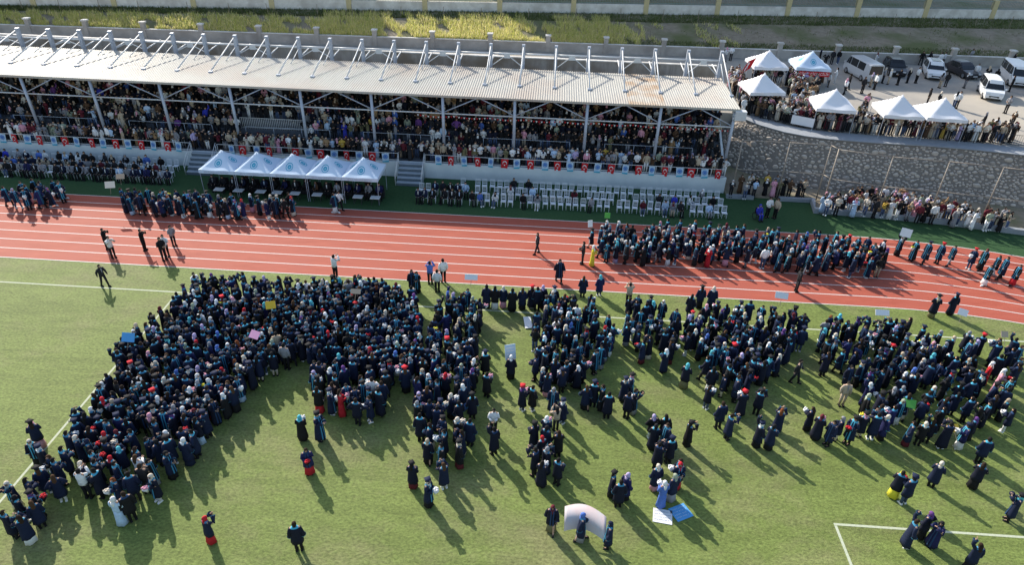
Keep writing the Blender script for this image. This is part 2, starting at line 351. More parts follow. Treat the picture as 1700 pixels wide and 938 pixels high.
LOW=[(1.3, [(45.17, 16.21), (48.17, 17.36), (52.15, 17.73), (55.9, 15.54), (59.6, 14.72), (59.5, 13.7), (56.87, 13.79), (53.55, 14.42), (49.67, 15.01), (45.09, 14.89)]),
(0.9, [(38.32, 18.39), (40.94, 19.45), (44.96, 18.73), (44.78, 18.11), (41.06, 17.89), (38.62, 16.78)])]
SIGNS=[(1.18, -7.37, 1.75, 'blue', 0.7, 0.5, 55, 0), (7.69, -3.74, 1.85, 'yellow', 0.55, 0.45, 60, 20), (7.67, -6.48, 1.8, 'pink', 0.6, 0.45, 40, -20), (12.11, -1.79, 1.9, 'card', 0.6, 0.3, 50, 0), (18.8, 0.38, 1.95, 'white', 0.8, 0.35, 60, 0), (-9.77, 11.88, 2.0, 'card', 0.6, 0.4, 60, 15), (-9.66, 10.24, 2.0, 'cream', 0.7, 0.5, 60, 15), (48.71, 9.19, 2.0, 'white', 0.7, 0.6, 70, -30), (37.71, 0.19, 2.0, 'white', 0.75, 0.4, 60, -10), (43.32, -0.94, 1.95, 'white', 0.8, 0.35, 50, 0), (48.08, -0.52, 2.0, 'white', 0.5, 0.4, 60, -30), (42.21, -7.98, 1.1, 'green', 0.6, 0.45, 45, -20), (43.82, -9.54, 1.05, 'yellow', 0.6, 0.4, 35, 10), (21.69, -5.83, 0.9, 'palestripe', 0.6, 0.9, 75, 20), (22.55, -1.71, 0.06, 'white', 0.45, 1.0, 8, 10), (27.71, 9.83, 1.9, 'green', 0.4, 0.4, 75, 0), (26.46, 8.67, 1.7, 'white', 0.35, 0.5, 75, 20), (49.98, -1.93, 1.6, 'card', 0.4, 0.35, 50, 0)]
POSTERS=[(29.03, -14.99), (29.75, -14.76)]
BANNER=[(24.64, -16.13), (26.39, -16.53)]

# ---------------- ground, pitch, track ----------------
TX=45.5
def arc(y,x0=-75,n=28):
    """edge of the track: straight, then the bend, at distance y from the touchline"""
    P=[(x0,y)]; R=36.5+(y-2.93); cy=2.93-36.5
    for i in range(n+1):
        a=math.radians(90-80*i/n); P.append((TX+R*math.cos(a),cy+R*math.sin(a)))
    return P
def strip(y0,y1,z,x0=-75):
    a=arc(y0,x0); b=arc(y1,x0); V=[(x,y,z) for x,y in a]+[(x,y,z) for x,y in b]; n=len(a)
    return V,[(i,i+1,n+i+1,n+i) for i in range(n-1)]
o=MB().add([(-400,-400,-.06),(400,-400,-.06),(400,400,-.06),(-400,400,-.06)],[(0,1,2,3)]).build('ground',M['soil']); tag(o,kind='structure')
pitch=MB().add([(-76,-75,0),(96,-75,0),(96,20.5,0),(-76,20.5,0)],[(0,1,2,3)]).build('pitch',M['turf']); tag(pitch,kind='structure')
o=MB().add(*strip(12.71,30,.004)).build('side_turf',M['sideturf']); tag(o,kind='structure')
track=MB().add(*strip(2.93-.04,12.69+.04,.008)).build('running_track',M['track']); tag(track,kind='structure')
for k in range(9):
    y=12.69-1.22*k; MB().add(*strip(y-.035,y+.035,.012)).build('lane_line',M['line'],track)
def pline(x0,x1,y0,y1): MB().add([(x0,y0,.004),(x1,y0,.004),(x1,y1,.004),(x0,y1,.004)],[(0,1,2,3)]).build('pitch_line',M['pitchline'],pitch)
pline(-54,54,-.06,.06); pline(-.06,.06,-70,-.07); pline(36.56,53,-14.82,-14.70); pline(36.56,36.68,-55,-14.83); pline(53.1,53.22,-70,-.07)
# ---------------- grandstand ----------------
gs=empty('grandstand',(4,24,0)); gs.matrix_world=Matrix.Identity(4)
tag(gs,'long covered grandstand with corrugated white roof, steel masts and blue grey front wall','grandstand')
X0,X1=-40,38.3; YW=19.35; ZP=1.4
MB().box(X0,X1,YW,YW+.2,0,ZP).build('front_wall',M['wallpaint'],gs)
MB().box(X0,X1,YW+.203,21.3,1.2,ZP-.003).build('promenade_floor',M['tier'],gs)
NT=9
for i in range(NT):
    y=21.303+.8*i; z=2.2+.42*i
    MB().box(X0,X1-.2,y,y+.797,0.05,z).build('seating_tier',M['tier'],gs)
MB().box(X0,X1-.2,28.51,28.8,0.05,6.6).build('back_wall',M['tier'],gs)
MB().add([(X1-.195,y,z) for y,z in ((21.3,0),(28.8,0),(28.8,6.4),(21.3,2.3))]+[(X1-.01,y,z) for y,z in ((21.3,0),(28.8,0),(28.8,6.4),(21.3,2.3))],[(0,1,2,3),(7,6,5,4),(0,4,5,1),(1,5,6,2),(2,6,7,3),(3,7,4,0)]).build('side_wall',M['wallpaint'],gs)
SP=5.985; PX=[38.15-SP*k for k in range(13)]
for x in PX: MB().tube((x,20.45,ZP),(x,20.3,7.0),.13,n=10).build('column',M['steel'],gs,True)
for k in range(12):
    a,b=PX[k+1],PX[k]; m=(a+b)/2
    MB().tube((a,20.33,5.5),(b,20.33,5.5),.06).build('cross_tube',M['whitesteel'],gs,True)
    MB().tube((a,20.33,5.58),(m-.1,20.24,6.95),.05).tube((b,20.33,5.58),(m+.1,20.24,6.95),.05).build('brace',M['steel'],gs,True)
for x in PX: MB().beam((x,20.5,6.86),(x,28.6,6.92),.12,.22).build('roof_beam',M['steel'],gs)
def zroof(y): return 7.07+.012*(y-20.15)
for b in range(24):   # corrugated sheets of fifteen ribs each
    xa=-33.6+3.005*b; xb=xa+3.0; mb=MB(); V=[];F=[]; pr=[]
    for q in range(15): pr+=[(q*.2,0),(q*.2+.05,0),(q*.2+.075,.05),(q*.2+.135,.05),(q*.2+.16,0)]
    pr.append((3.004,0)); nx=len(pr)-1
    for dx_,h in pr:
        x=xa+dx_
        for y in (20.1,28.45): V.append((x,y,zroof(y)+h))
    F=[(2*i,2*i+2,2*i+3,2*i+1) for i in range(nx)]
    mb.add(V,F); mb.add([(xa,20.1,6.99),(xb,20.1,6.99),(xb,28.45,7.08),(xa,28.45,7.08)],[(3,2,1,0)])
    mb.add([(xa,20.098,6.93),(xb,20.098,6.93),(xb,20.098,7.10),(xa,20.098,7.10)],[(0,1,2,3)])
    mb.build('roof_sheet',M['roofrust'] if 24<xa<35 and b%2 else M['roof'],gs)
for k in range(25):
    x=38.35-SP/2*k; zt=9.05+.0105*(x-6); y=29.3
    mm=MB().beam((x,y,2.0),(x,y,zt),.28,.34).build('mast',M['steel'],gs)
    MB().tube((x,y-.15,zt-.15),(x,23.3,zroof(23.3)+.12),.055).build('stay_rod',M['whitesteel'],mm,True)
    MB().tube((x,y-.15,zt-1.0),(x,26.6,zroof(26.6)+.12),.035).build('stay_rod',M['whitesteel'],mm,True)
    MB().box(x-.16,x+.16,23.15,23.45,zroof(23.3)+.02,zroof(23.3)+.16).build('anchor_plate',M['steel'],mm)
    MB().tube((x,y+.17,7.2),(x,32.4,7.35),.06).build('back_rod',M['whitesteel'],mm,True)
    if k:
        zt2=zt-.9; MB().tube((x+.145,y+.1,zt2),(x+SP/2-.145,y+.1,zt2+.03),.085).build('tie_tube',M['whitesteel'],gs,True)
        if k%2:
            xm=x+SP/4; MB().tube((x+.145,y+.08,7.2),(xm-.2,y+.06,zt2-.2),.045).tube((x+SP/2-.145,y+.08,7.2),(xm+.2,y+.06,zt2-.2),.045).box(xm-.28,xm+.28,y+.02,y+.06,zt2-.38,zt2+.08).build('brace',M['whitesteel'],gs)
MB().box(X0,39,33.35,33.6,3.9,6.9).build('rear_wall',M['concdirty'],gs)
MB().box(X0,39.05,33.28,33.67,6.903,7.0).build('wall_coping',M['plaster'],gs)
# stairs in front of the wall
for xs in (10.5,-7.6):
    st=empty('staircase',(xs,17.5,0)); tag(st,'blue grey concrete steps climbing to the promenade '+('between the canopies and the empty chairs' if xs>0 else 'beside the rows of seated guests'),'staircase')
    for i in range(5):
        MB().box(0,2.1,.36*i,1.845,.28*i+(.003 if i else .01),.28*(i+1)-.003*i).build('step',M['step'],st)
        MB().box(.01,2.09,.36*i-.012,.36*i-.003,.28*i+.012,.28*(i+1)-.05).build('riser',M['riser'],st)
    for s in (-.06,2.16):
        MB().tube((s,-.1,.95),(s,1.8,2.3),.028).tube((s,-.1,.55),(s,1.8,1.9),.02).build('handrail',M['whitesteel'],st,True)
        for q in (0,.9,1.75): MB().tube((s,-.05+q,0.01),(s,-.05+q,.98+.7*q),.025).build('baluster',M['whitesteel'],st,True)
# railing with flags
def railing(x0,x1,y,z,label,step=1.13,h=.72,m='whitesteel',name='railing',grp=None):
    r=empty(name,(x0,y,z)); tag(r,label,'railing',grp); L=x1-x0
    for hz in (.12,h): MB().tube((0,0,hz),(L,0,hz),.026).build('rail',M[m],r,True)
    n=max(1,round(L/step))
    for i in range(n+1): MB().tube((L*i/n,0,0),(L*i/n,0,h-.001),.024).build('post',M[m],r,True)
    return r
G=[(-39.5,-7.7,'white tube railing hung with flags above the rows of seated guests'),(-5.4,10.4,'white tube railing hung with flags behind the blue white canopies'),(12.7,38.1,'white tube railing hung with flags above the rows of empty white chairs')]
for a,b,l in G: railing(a,b,YW+.08,ZP,l)
for xa in range(7):
    a=-35+10.5*xa; railing(a,a+7.5,21.42,2.2,'thin grey rail along the front of the raised seating tiers',2.5,.9,'steel',grp='rails along the seating tiers')
r=railing(-4.2,1.6,22.15,2.62,'white picket barrier enclosing the stair opening among the spectators',.16,1.0)
for o in list(r.children): o.location.z+=.0
def flag_mesh(w,h,red):
    mb=MB(); nx,nz=6,5; V=[]
    for j in range(nz+1):
        for i in range(nx+1):
            u=i/nx; v=j/nz; V.append(((u-.5)*w*(1-.08*v),-.035-.03*math.sin(u*7+v*2)*v-.02*v,-v*h))
    F=[(j*(nx+1)+i,(j+1)*(nx+1)+i,(j+1)*(nx+1)+i+1,j*(nx+1)+i+1) for j in range(nz) for i in range(nx)]
    return mb.add(V,F)
def star_poly(cx,cz,r,y,rot=0):
    return [(cx+(r if k%2==0 else r*.4)*math.sin(rot+k*math.pi/5),y,cz+(r if k%2==0 else r*.4)*math.cos(rot+k*math.pi/5)) for k in range(10)]
def crescent(cx,cz,R,y):
    V=[];F=[];n=18
    for k in range(n+1):
        a=math.radians(-140+280*k/n)+math.pi/2   # opens downward
        V.append((cx+R*math.cos(a),y,cz+R*math.sin(a)))
        dx=-.02*0; V.append((cx+.8*R*math.cos(a),y,cz-.22*R+.8*R*math.sin(a)))
    for k in range(n): F.append((2*k,2*k+1,2*k+3,2*k+2))
    return V,F
def ring(cx,cz,r0,r1,y,n=20):
    V=[];F=[]
    for k in range(n):
        a=2*math.pi*k/n; V+= [(cx+r0*math.cos(a),y,cz+r0*math.sin(a)),(cx+r1*math.cos(a),y,cz+r1*math.sin(a))]
    F=[(2*k,2*k+1,2*((k+1)%n)+1,2*((k+1)%n)) for k in range(n)]
    return V,F
FM={}
mb=flag_mesh(.62,.80,1); FM['r']=mb.mesh('flag_cloth',M['red'])
mb=MB().add(*crescent(0,-.33,.19,-.095)); mb.add(star_poly(0,-.52,.09,-.096),[tuple(range(10))]); FM['rm']=mb.mesh('crescent_star',M['whiteprint'])
FM['b']=flag_mesh(.60,.80,0).mesh('flag_cloth',M['flagblue'])
mb=MB().add(*ring(0,-.30,.15,.20,-.098)).add(*ring(0,-.30,.03,.11,-.098)); FM['bm']=mb.mesh('round_emblem',M['blueprint'])
FM['bh']=MB().add([(-.27,-.10,-.80),(.27,-.10,-.80),(.275,-.10,-.64),(-.275,-.092,-.70)],[(0,1,2,3)]).mesh('hem_band',M['tealprint'])
i=0; x=37.6
while x>-33:
    if not (-7.9<x<-5.2 or 10.2<x<12.9) and random.random()<.96:
        f=empty('flag',(x+random.uniform(-.1,.1),YW+.05,ZP+.72-random.uniform(0,.04))); f.rotation_euler=(random.uniform(-.03,.0),random.uniform(-.10,.10),random.uniform(-.25,.25)); f.scale.x=random.uniform(.75,1.02)
        w='right of the stairs' if x>12 else ('behind the canopies' if x>-6 else 'over the seated guests')
        pl={'right of the stairs':'above the empty chairs','behind the canopies':'behind the canopies','over the seated guests':'above the seated guests'}[w]
        if i%2==0:
            tag(f,'red flag with white crescent and star on the railing '+pl,'flag','red flags on the railing '+pl); link('cloth',FM['r'],f); link('crescent_star',FM['rm'],f)
        else:
            tag(f,'pale blue flag with round blue emblem on the railing '+pl,'flag','pale blue flags on the railing '+pl); link('cloth',FM['b'],f); link('emblem',FM['bm'],f); link('hem_band',FM['bh'],f)
    i+=1; x-=1.13
# string of pennants under the roof
mb=MB()
for k in range(120):
    xx=12+26*k/120; zz=5.32-.12*math.sin((xx%3)/3*math.pi); mb.cur=k%2
    mb.add([(xx,20.36,zz),(xx+.16,20.36,zz),(xx+.08,20.37,zz-.16)],[(0,1,2)])
o=mb.build('pennant_string',[M['whiteprint'],M['red']]); tag(o,'string of tiny red and white pennants under the roof tube','bunting')
fb=empty('floodlight_box',(38.55,20.2,6.2)); tag(fb,'white floodlight cabinet on the end column under the roof corner','floodlight')
MB().box(-.45,.45,-.3,.3,0,.75).build('housing',M['whitesteel'],fb)
for q in range(3): MB().box(-.62,-.45,-.25+.18*q,-.12+.18*q,.1+.2*q,.26+.2*q).build('lamp',M['lamp'],fb)
# ---------------- terrace, stone wall, back walls, slope ----------------
WL=[(40.6,28.5),(41.15,27.0),(42.2,25.6),(43.86,24.16),(45.4,23.45),(47.2,23.0),(50.9,22.65),(55.4,22.5),(59.2,22.1),(62.8,21.4),(70,19.6),(80,15.5),(92,9)]
def yb(x): return 47.4+.043*(x-18)
def yu(x): return 53.3+.132*x
BT=2.0
poly=WL[::-1]+[(39.0,28.6),(39.0,33.3),(-90,33.3),(-90,yb(-90)),(130,yb(130)),(130,5)]
o=MB().prism(poly,-.04,3.98).build('terrace',M['dust']); tag(o,kind='structure')
sw=empty('stone_wall',(50,22.6,0)); sw.matrix_world=Matrix.Identity(4); tag(sw,'curved retaining wall of grey rubble stones below the crowded terrace','wall')
def along(P,s):
    for a,b in zip(P,P[1:]):
        L=math.hypot(b[0]-a[0],b[1]-a[1])
        if s<=L:
            t=s/L; d=((b[0]-a[0])/L,(b[1]-a[1])/L); return (a[0]+d[0]*s,a[1]+d[1]*s),d
        s-=L
    return b,d
TL=sum(math.hypot(b[0]-a[0],b[1]-a[1]) for a,b in zip(WL,WL[1:]))
def offs(P,d):
    out=[]
    for i,p in enumerate(P):
        a=P[max(i-1,0)]; b=P[min(i+1,len(P)-1)]; L=math.hypot(b[0]-a[0],b[1]-a[1]); out.append((p[0]+(b[1]-a[1])/L*d,p[1]-(b[0]-a[0])/L*d))
    return out
def ribbon(P,d0,d1,z0,z1):
    a=offs(P,d0); b=offs(P,d1); n=len(P); V=[(x,y,z0) for x,y in a]+[(x,y,z1) for x,y in a]+[(x,y,z1) for x,y in b]+[(x,y,z0) for x,y in b]; F=[]
    for k in range(4):
        for i in range(n-1): F.append((k*n+i,k*n+i+1,((k+1)%4)*n+i+1,((k+1)%4)*n+i))
    F+=[(0,n,2*n,3*n),(n-1,4*n-1,3*n-1,2*n-1)]; return V,F
_a=offs(WL,.22+BT); _b=offs(WL,.22); _c=offs(WL,-.05); _n=len(WL)
MB().add([(x,y,0) for x,y in _a]+[(x,y,3.975) for x,y in _b]+[(x,y,3.975) for x,y in _c],[(k*_n+i,k*_n+i+1,(k+1)*_n+i+1,(k+1)*_n+i) for k in (0,1) for i in range(_n-1)]).build('mortar_core',M['mortar'],sw)
MB().add(*ribbon(WL,.34,-1.5,3.985,4.06)).build('coping',M['kerb'],sw)
SM=[]
for k in range(14):
    n=9; rr=[random.uniform(.68,1.15) for _ in range(n)]; V=[];F=[]
    for L,(s,h) in enumerate(((1,0),(.92,.55),(.6,.95))):
        for i in range(n):
            a=2*math.pi*i/n; V.append((math.cos(a)*rr[i]*s,-h*random.uniform(.85,1.1),math.sin(a)*rr[i]*s))
    V.append((random.uniform(-.1,.1),-1,0))
    for L in range(2): F+=[(L*n+i,L*n+(i+1)%n,(L+1)*n+(i+1)%n,(L+1)*n+i) for i in range(n)]
    F+=[(2*n+i,2*n+(i+1)%n,3*n) for i in range(n)]
    SM.append((V,F,MB().add(V,F).mesh('stone',M['stone' if k%3 else 'stone2'],True)))
pts=[]
cell={}
for _ in range(26000):
    s=random.uniform(.3,TL-8); z=random.uniform(.1,3.88); r=random.choice((.09,.11,.13,.15,.17,.2,.24,.28)); ok=True
    ks,kz=int(s/.6),int(z/.6)
    for i in (-1,0,1):
        for j in (-1,0,1):
            for (s2,z2,r2) in cell.get((ks+i,kz+j),()):
                if ((s-s2)/1.25)**2+((z-z2)/.85)**2<(.86*(r+r2))**2: ok=False; break
    if ok and z+r*.8<3.95 and z-r*.8>0: cell.setdefault((ks,kz),[]).append((s,z,r)); pts.append((s,z,r))
pts.sort(key=lambda p:-p[2]-(.2 if p[1]>.9 and p[0]<34 else 0)); rest=MB()
for k,(s,z,r) in enumerate(pts):
    (px,py),d=along(WL,s); nx,ny=d[1],-d[0]; q=random.choice(SM); sx,sz,sy=r*random.uniform(1.0,1.5),r*random.uniform(.75,1.0),.05+r*random.uniform(.15,.35); rot=random.uniform(-.35,.35)
    bo=.2+BT*(1-z/3.975); Mx=Matrix.Translation((px+nx*bo,py+ny*bo,z))@Matrix.Rotation(math.atan2(d[1],d[0]),4,'Z')@Matrix.Rotation(rot,4,'Y')@Matrix.Diagonal((sx,sy,sz,1))
    if k<300: o=link('stone',q[2],sw); o.matrix_world=Mx
    else: rest.add([Mx@Vector(v) for v in q[0]],q[1])
o=rest.build('small_stones',M['stone'],sw,True); o['kind']='stuff'
# lower enclosure with kerb and tall fence
KR=[(45.55,18.4),(45.1,16.55),(49.7,16.3),(54.8,15.75),(60.7,14.6),(68,12.6),(76,9.5)]
o=MB().prism([(38.4,28.4),(38.4,18.7),(45.5,18.7),(45.3,16.7),(49.7,16.5),(54.8,15.95),(60.7,14.8),(68,12.8),(76,9.7),(84,14)]+WL[::-1][2:],.01,.12).build('enclosure_floor',M['soil']); tag(o,kind='structure')
kb=MB().add(*ribbon(KR,.25,-.1,0,.42)).build('kerb_wall',M['kerb']); tag(kb,'low pale concrete kerb wall in front of the fenced spectators','kerb')
kb=MB().box(38.35,40.6,18.3,18.65,0,.3).build('kerb_wall',M['kerb']); tag(kb,'short pale concrete kerb at the end of the grandstand','kerb')
kb=MB().box(42.7,45.45,18.3,18.65,0,.3).build('kerb_wall',M['kerb']); tag(kb,'short pale concrete kerb by the recess in the stone wall','kerb')
def tallfence(P,label,h=5.1,z=.4,mid=2.6):
    f=empty('tall_fence',(P[0][0],P[0][1],0)); f.matrix_world=Matrix.Identity(4); tag(f,label,'fence')
    for p in P: MB().tube((p[0],p[1],z),(p[0],p[1],h+.05),.05).build('post',M['galv'],f,True)
    for a,b in zip(P,P[1:]):
        for hz in (h,mid): MB().tube((a[0],a[1],hz),(b[0],b[1],hz),.035).build('rail',M['galv'],f,True)
tallfence([(46.0,17.45),(49.8,16.45),(53.9,16.05),(57.6,15.4),(61.2,14.6),(65,13.6)],'tall weathered ball stop fence frame in front of the fenced crowd')
tallfence([(38.7,18.48),(42.5,18.5),(45.7,18.3),(46.0,17.5)],'tall weathered fence frame closing the corner beside the grandstand',z=.3)
# back wall with pillars
bwl=empty('boundary_wall',(18,47.4,4)); bwl.matrix_world=Matrix.Identity(4); tag(bwl,'low rendered boundary wall with capped pillars at the foot of the slope','wall')
def sl(x0,x1,fy,d0,d1,z0,z1):
    return [(x0,fy(x0)+d0,z0),(x1,fy(x1)+d0,z0),(x1,fy(x1)+d1,z0),(x0,fy(x0)+d1,z0),(x0,fy(x0)+d0,z1),(x1,fy(x1)+d0,z1),(x1,fy(x1)+d1,z1),(x0,fy(x0)+d1,z1)],[(3,2,1,0),(4,5,6,7),(0,1,5,4),(1,2,6,5),(2,3,7,6),(3,0,4,7)]
MB().add(*sl(-90,130,yb,0,.25,3.9,5.02)).build('wall_body',M['conc'],bwl)
MB().add(*sl(-90,130,yb,-.05,.3,5.023,5.1)).build('coping',M['plaster'],bwl)
x=-72
while x<120:
    p=MB().box(x-.25,x+.25,yb(x)-.1,yb(x)+.4,3.98,5.75).build('pillar',M['conc'],bwl)
    MB().box(x-.33,x+.33,yb(x)-.18,yb(x)+.48,5.753,5.9).build('cap',M['plaster'],p); x+=6.75
# slope
mb=MB(); nx,ny=110,14; V=[]
for i in range(nx+1):
    x=-90+220*i/nx; a=yb(x)+.26; b=yu(x)+.1
    for j in range(ny+1):
        t=j/ny; V.append((x,a+(b-a)*t,4.9+1.72*t**.9+random.uniform(-.05,.05)*(0<j<ny)))
mb.add(V,[(i*(ny+1)+j,(i+1)*(ny+1)+j,(i+1)*(ny+1)+j+1,i*(ny+1)+j+1) for i in range(nx) for j in range(ny)])
o=mb.build('slope',M['soil'],smooth=True); tag(o,kind='structure')
uw=empty('upper_wall',(18,55.7,6.6)); uw.matrix_world=Matrix.Identity(4); tag(uw,'weathered white upper wall with cream pillars along the top of the slope','wall')
MB().add(*sl(-90,130,yu,0,.3,6.3,7.75)).build('wall_body',M['plaster'],uw)
x=-85; pil=[]
while x<128: MB().box(x-.3,x+.3,yu(x)-.12,yu(x)+.45,6.4,8.9).build('pillar',M['cream'],uw); pil.append(x); x+=9.2
for k,(a,b) in enumerate(zip(pil,pil[1:])):
    f=empty('metal_fence',(a,yu(a)+.15,7.75)); f.matrix_world=Matrix.Identity(4); tag(f,'grey green bar fence panel between cream pillars on the upper wall','fence','bar fence panels on the upper wall'); mb=MB()
    n=int((b-a-.7)/.2)
    for i in range(n+1):
        xx=a+.35+(b-a-.7)*i/n; mb.beam((xx,yu(xx)+.15,7.76),(xx,yu(xx)+.15,8.85),.035,.035)
    mb.build('bars',M['fencegreen'],f)['kind']='stuff'
    for hz in (7.9,8.75): MB().beam((a+.31,yu(a+.31)+.15,hz),(b-.31,yu(b-.31)+.15,hz),.05,.05).build('rail',M['fencegreen'],f)
o=MB().prism([(-150,yu(-150)+.3),(190,yu(190)+.3),(190,400),(-150,400)],5,7.7).build('upper_ground',M['soil']); tag(o,kind='structure')
# stakes on the slope
k=0
for r_,(t,h) in enumerate(((.35,1.0),(.78,1.3))):
    x=-42+r_*2
    while x<85:
        y=yb(x)+(yu(x)-yb(x))*t; o=MB().tube((0,0,-.1),(random.uniform(-.12,.12),random.uniform(-.1,.1),h*random.uniform(.8,1.1)),.035,n=5).build('garden_stake',M['wood'],loc=(x,y,4.9+1.72*t**.9)); tag(o,'thin pale planting stake on the '+('lower' if r_==0 else 'upper')+' part of the grassy slope','stake','planting stakes '+('low' if r_==0 else 'high')+' on the slope'); x+=random.uniform(4.2,6)
# ---------------- weeds: uncountable blades ----------------
def mesh_np(name,V,T,C,material,smooth=False):
    me=bpy.data.meshes.new(name); nv,nt_=len(V),len(T)
    me.vertices.add(nv); me.vertices.foreach_set('co',np.ascontiguousarray(V,dtype=np.float32).ravel())
    me.loops.add(nt_*3); me.loops.foreach_set('vertex_index',np.ascontiguousarray(T,dtype=np.int32).ravel())
    me.polygons.add(nt_); me.polygons.foreach_set('loop_start',np.arange(0,nt_*3,3,dtype=np.int32))
    if smooth: me.polygons.foreach_set('use_smooth',np.ones(nt_,dtype=bool))
    at=me.color_attributes.new('Col','FLOAT_COLOR','POINT'); cc=np.ones((nv,4),np.float32); cc[:,:3]=C; at.data.foreach_set('color',cc.ravel())
    me.materials.append(material); me.update(calc_edges=True); return me
def blades(n,xr,tr,hr,cols,w=.035,clump=None):
    x=rng.uniform(*xr,n)
    t=tr[0]+(tr[1]-tr[0])*rng.random(n)**1.5
    if clump is not None:
        k=(np.sin(x*1.1)+np.sin(x*.43+2)+np.sin(x*2.7+t*9)+np.sin(t*13+x*.7))>clump; x=x[k]; t=t[k]; n=len(x)
    ya=47.4+.043*(x-18)+.3; y=ya+(53.3+.132*x-ya)*t; z=4.87+1.72*t**.9; h=rng.uniform(*hr,n); a=rng.uniform(0,math.pi,n); lx=rng.normal(0,.13,n); ly=rng.normal(0,.13,n)
    dx=np.cos(a)*w; dy=np.sin(a)*w
    V=np.empty((n,3,3)); V[:,0]=np.stack([x-dx,y-dy,z],1); V[:,1]=np.stack([x+dx,y+dy,z],1); V[:,2]=np.stack([x+lx,y+ly,z+h],1)
    c=np.array(cols)[rng.integers(0,len(cols),n)]*rng.uniform(.75,1.2,(n,1)); return V.reshape(-1,3),np.repeat(c,3,0)
YEL=[(.74,.68,.25),(.66,.64,.20),(.78,.70,.36),(.52,.58,.14),(.78,.68,.42)]; GRN=[(.11,.16,.045),(.15,.19,.06),(.09,.13,.04),(.20,.20,.09)]
B=[blades(42000,(-48,34),(0,.62),(.25,.7),YEL,clump=-1.6),blades(26000,(-5,30),(0,.85),(.25,.75),YEL,clump=-.5),blades(9000,(-48,-8),(.3,.75),(.2,.6),YEL,clump=.3),blades(6000,(26,46),(0,.7),(.2,.5),YEL,clump=1.0),blades(30000,(-48,90),(.72,1),(.12,.4),GRN),blades(9000,(28,90),(0,.16),(.12,.35),GRN),blades(14000,(-48,90),(.0,1),(.1,.3),GRN+[(.2,.18,.1)],clump=.6)]
V=np.concatenate([b[0] for b in B]); C=np.concatenate([b[1] for b in B]); T=np.arange(len(V)).reshape(-1,3)
o=link('weeds',mesh_np('weeds',V,T,C,M['leaf'])); tag(o,'tall dry yellow green weeds covering the slope behind the grandstand','weeds',kind='stuff')
# ---------------- people ----------------
def ringv(c,rx,ry,n,fold=0,nf=5,ph=0,u=None,w=None):
    t=2*np.pi*(np.arange(n)/n); k=1+fold*np.cos(nf*t+ph)
    c=np.asarray(c,float); u=np.array((1,0,0.)) if u is None else u; w=np.array((0,1,0.)) if w is None else w
    return c+np.outer(np.cos(t)*rx*k,u)+np.outer(np.sin(t)*ry*k,w)
def loft(R,cap0=True,cap1=True):
    n=len(R[0]); V=np.concatenate(R); T=[]
    for j in range(len(R)-1):
        for i in range(n):
            a,b,c_,d=j*n+i,j*n+(i+1)%n,(j+1)*n+(i+1)%n,(j+1)*n+i; T+=[(a,b,c_),(a,c_,d)]
    for cap,j,fl in ((cap0,0,1),(cap1,len(R)-1,0)):
        if cap:
            V=np.concatenate([V,V[j*n:(j+1)*n].mean(0)[None]]); q=len(V)-1
            for i in range(n):
                a,b=j*n+i,j*n+(i+1)%n; T.append((b,a,q) if fl else (a,b,q))
    return V,np.array(T)
def limb(P,rad,n,cap=True):
    P=[np.asarray(p,float) for p in P]; R=[]
    for i,p in enumerate(P):
        d=P[min(i+1,len(P)-1)]-P[max(i-1,0)]; d/=np.linalg.norm(d)+1e-9
        a=np.array((0,1,0.)) if abs(d[1])<.8 else np.array((1,0,0.)); u=np.cross(d,a); u/=np.linalg.norm(u); w=np.cross(d,u)
        R.append(ringv(p,rad[i],rad[i],n,u=u,w=w))
    return loft(R,cap,cap)
def ball(c,rx,ry,rz,n,m):
    R=[]
    for j in range(1,m):
        a=math.pi*j/m; R.append(ringv((c[0],c[1],c[2]-rz*math.cos(a)),rx*math.sin(a),ry*math.sin(a),n))
    V,T=loft(R); V[-2]=(c[0],c[1],c[2]-rz); V[-1]=(c[0],c[1],c[2]+rz); return V,T
def boxv(c,sx,sy,sz):
    V=np.array([(x,y,z) for z in (-1,1) for y in (-1,1) for x in (-1,1)],float)*(sx/2,sy/2,sz/2)+c
    Q=[(0,2,3,1),(4,5,7,6),(0,1,5,4),(2,6,7,3),(0,4,6,2),(1,3,7,5)]; T=[]
    for q in Q: T+=[(q[0],q[1],q[2]),(q[0],q[2],q[3])]
    return V,np.array(T)
def join(L):
    V=[];T=[];b=0
    for v,t in L: V.append(v); T.append(t+b); b+=len(v)
    return np.concatenate(V),np.concatenate(T)
def A(l,r): return (np.array(l,float),np.array(r,float))
SH=A((-.185,0,1.39),(.185,0,1.39))
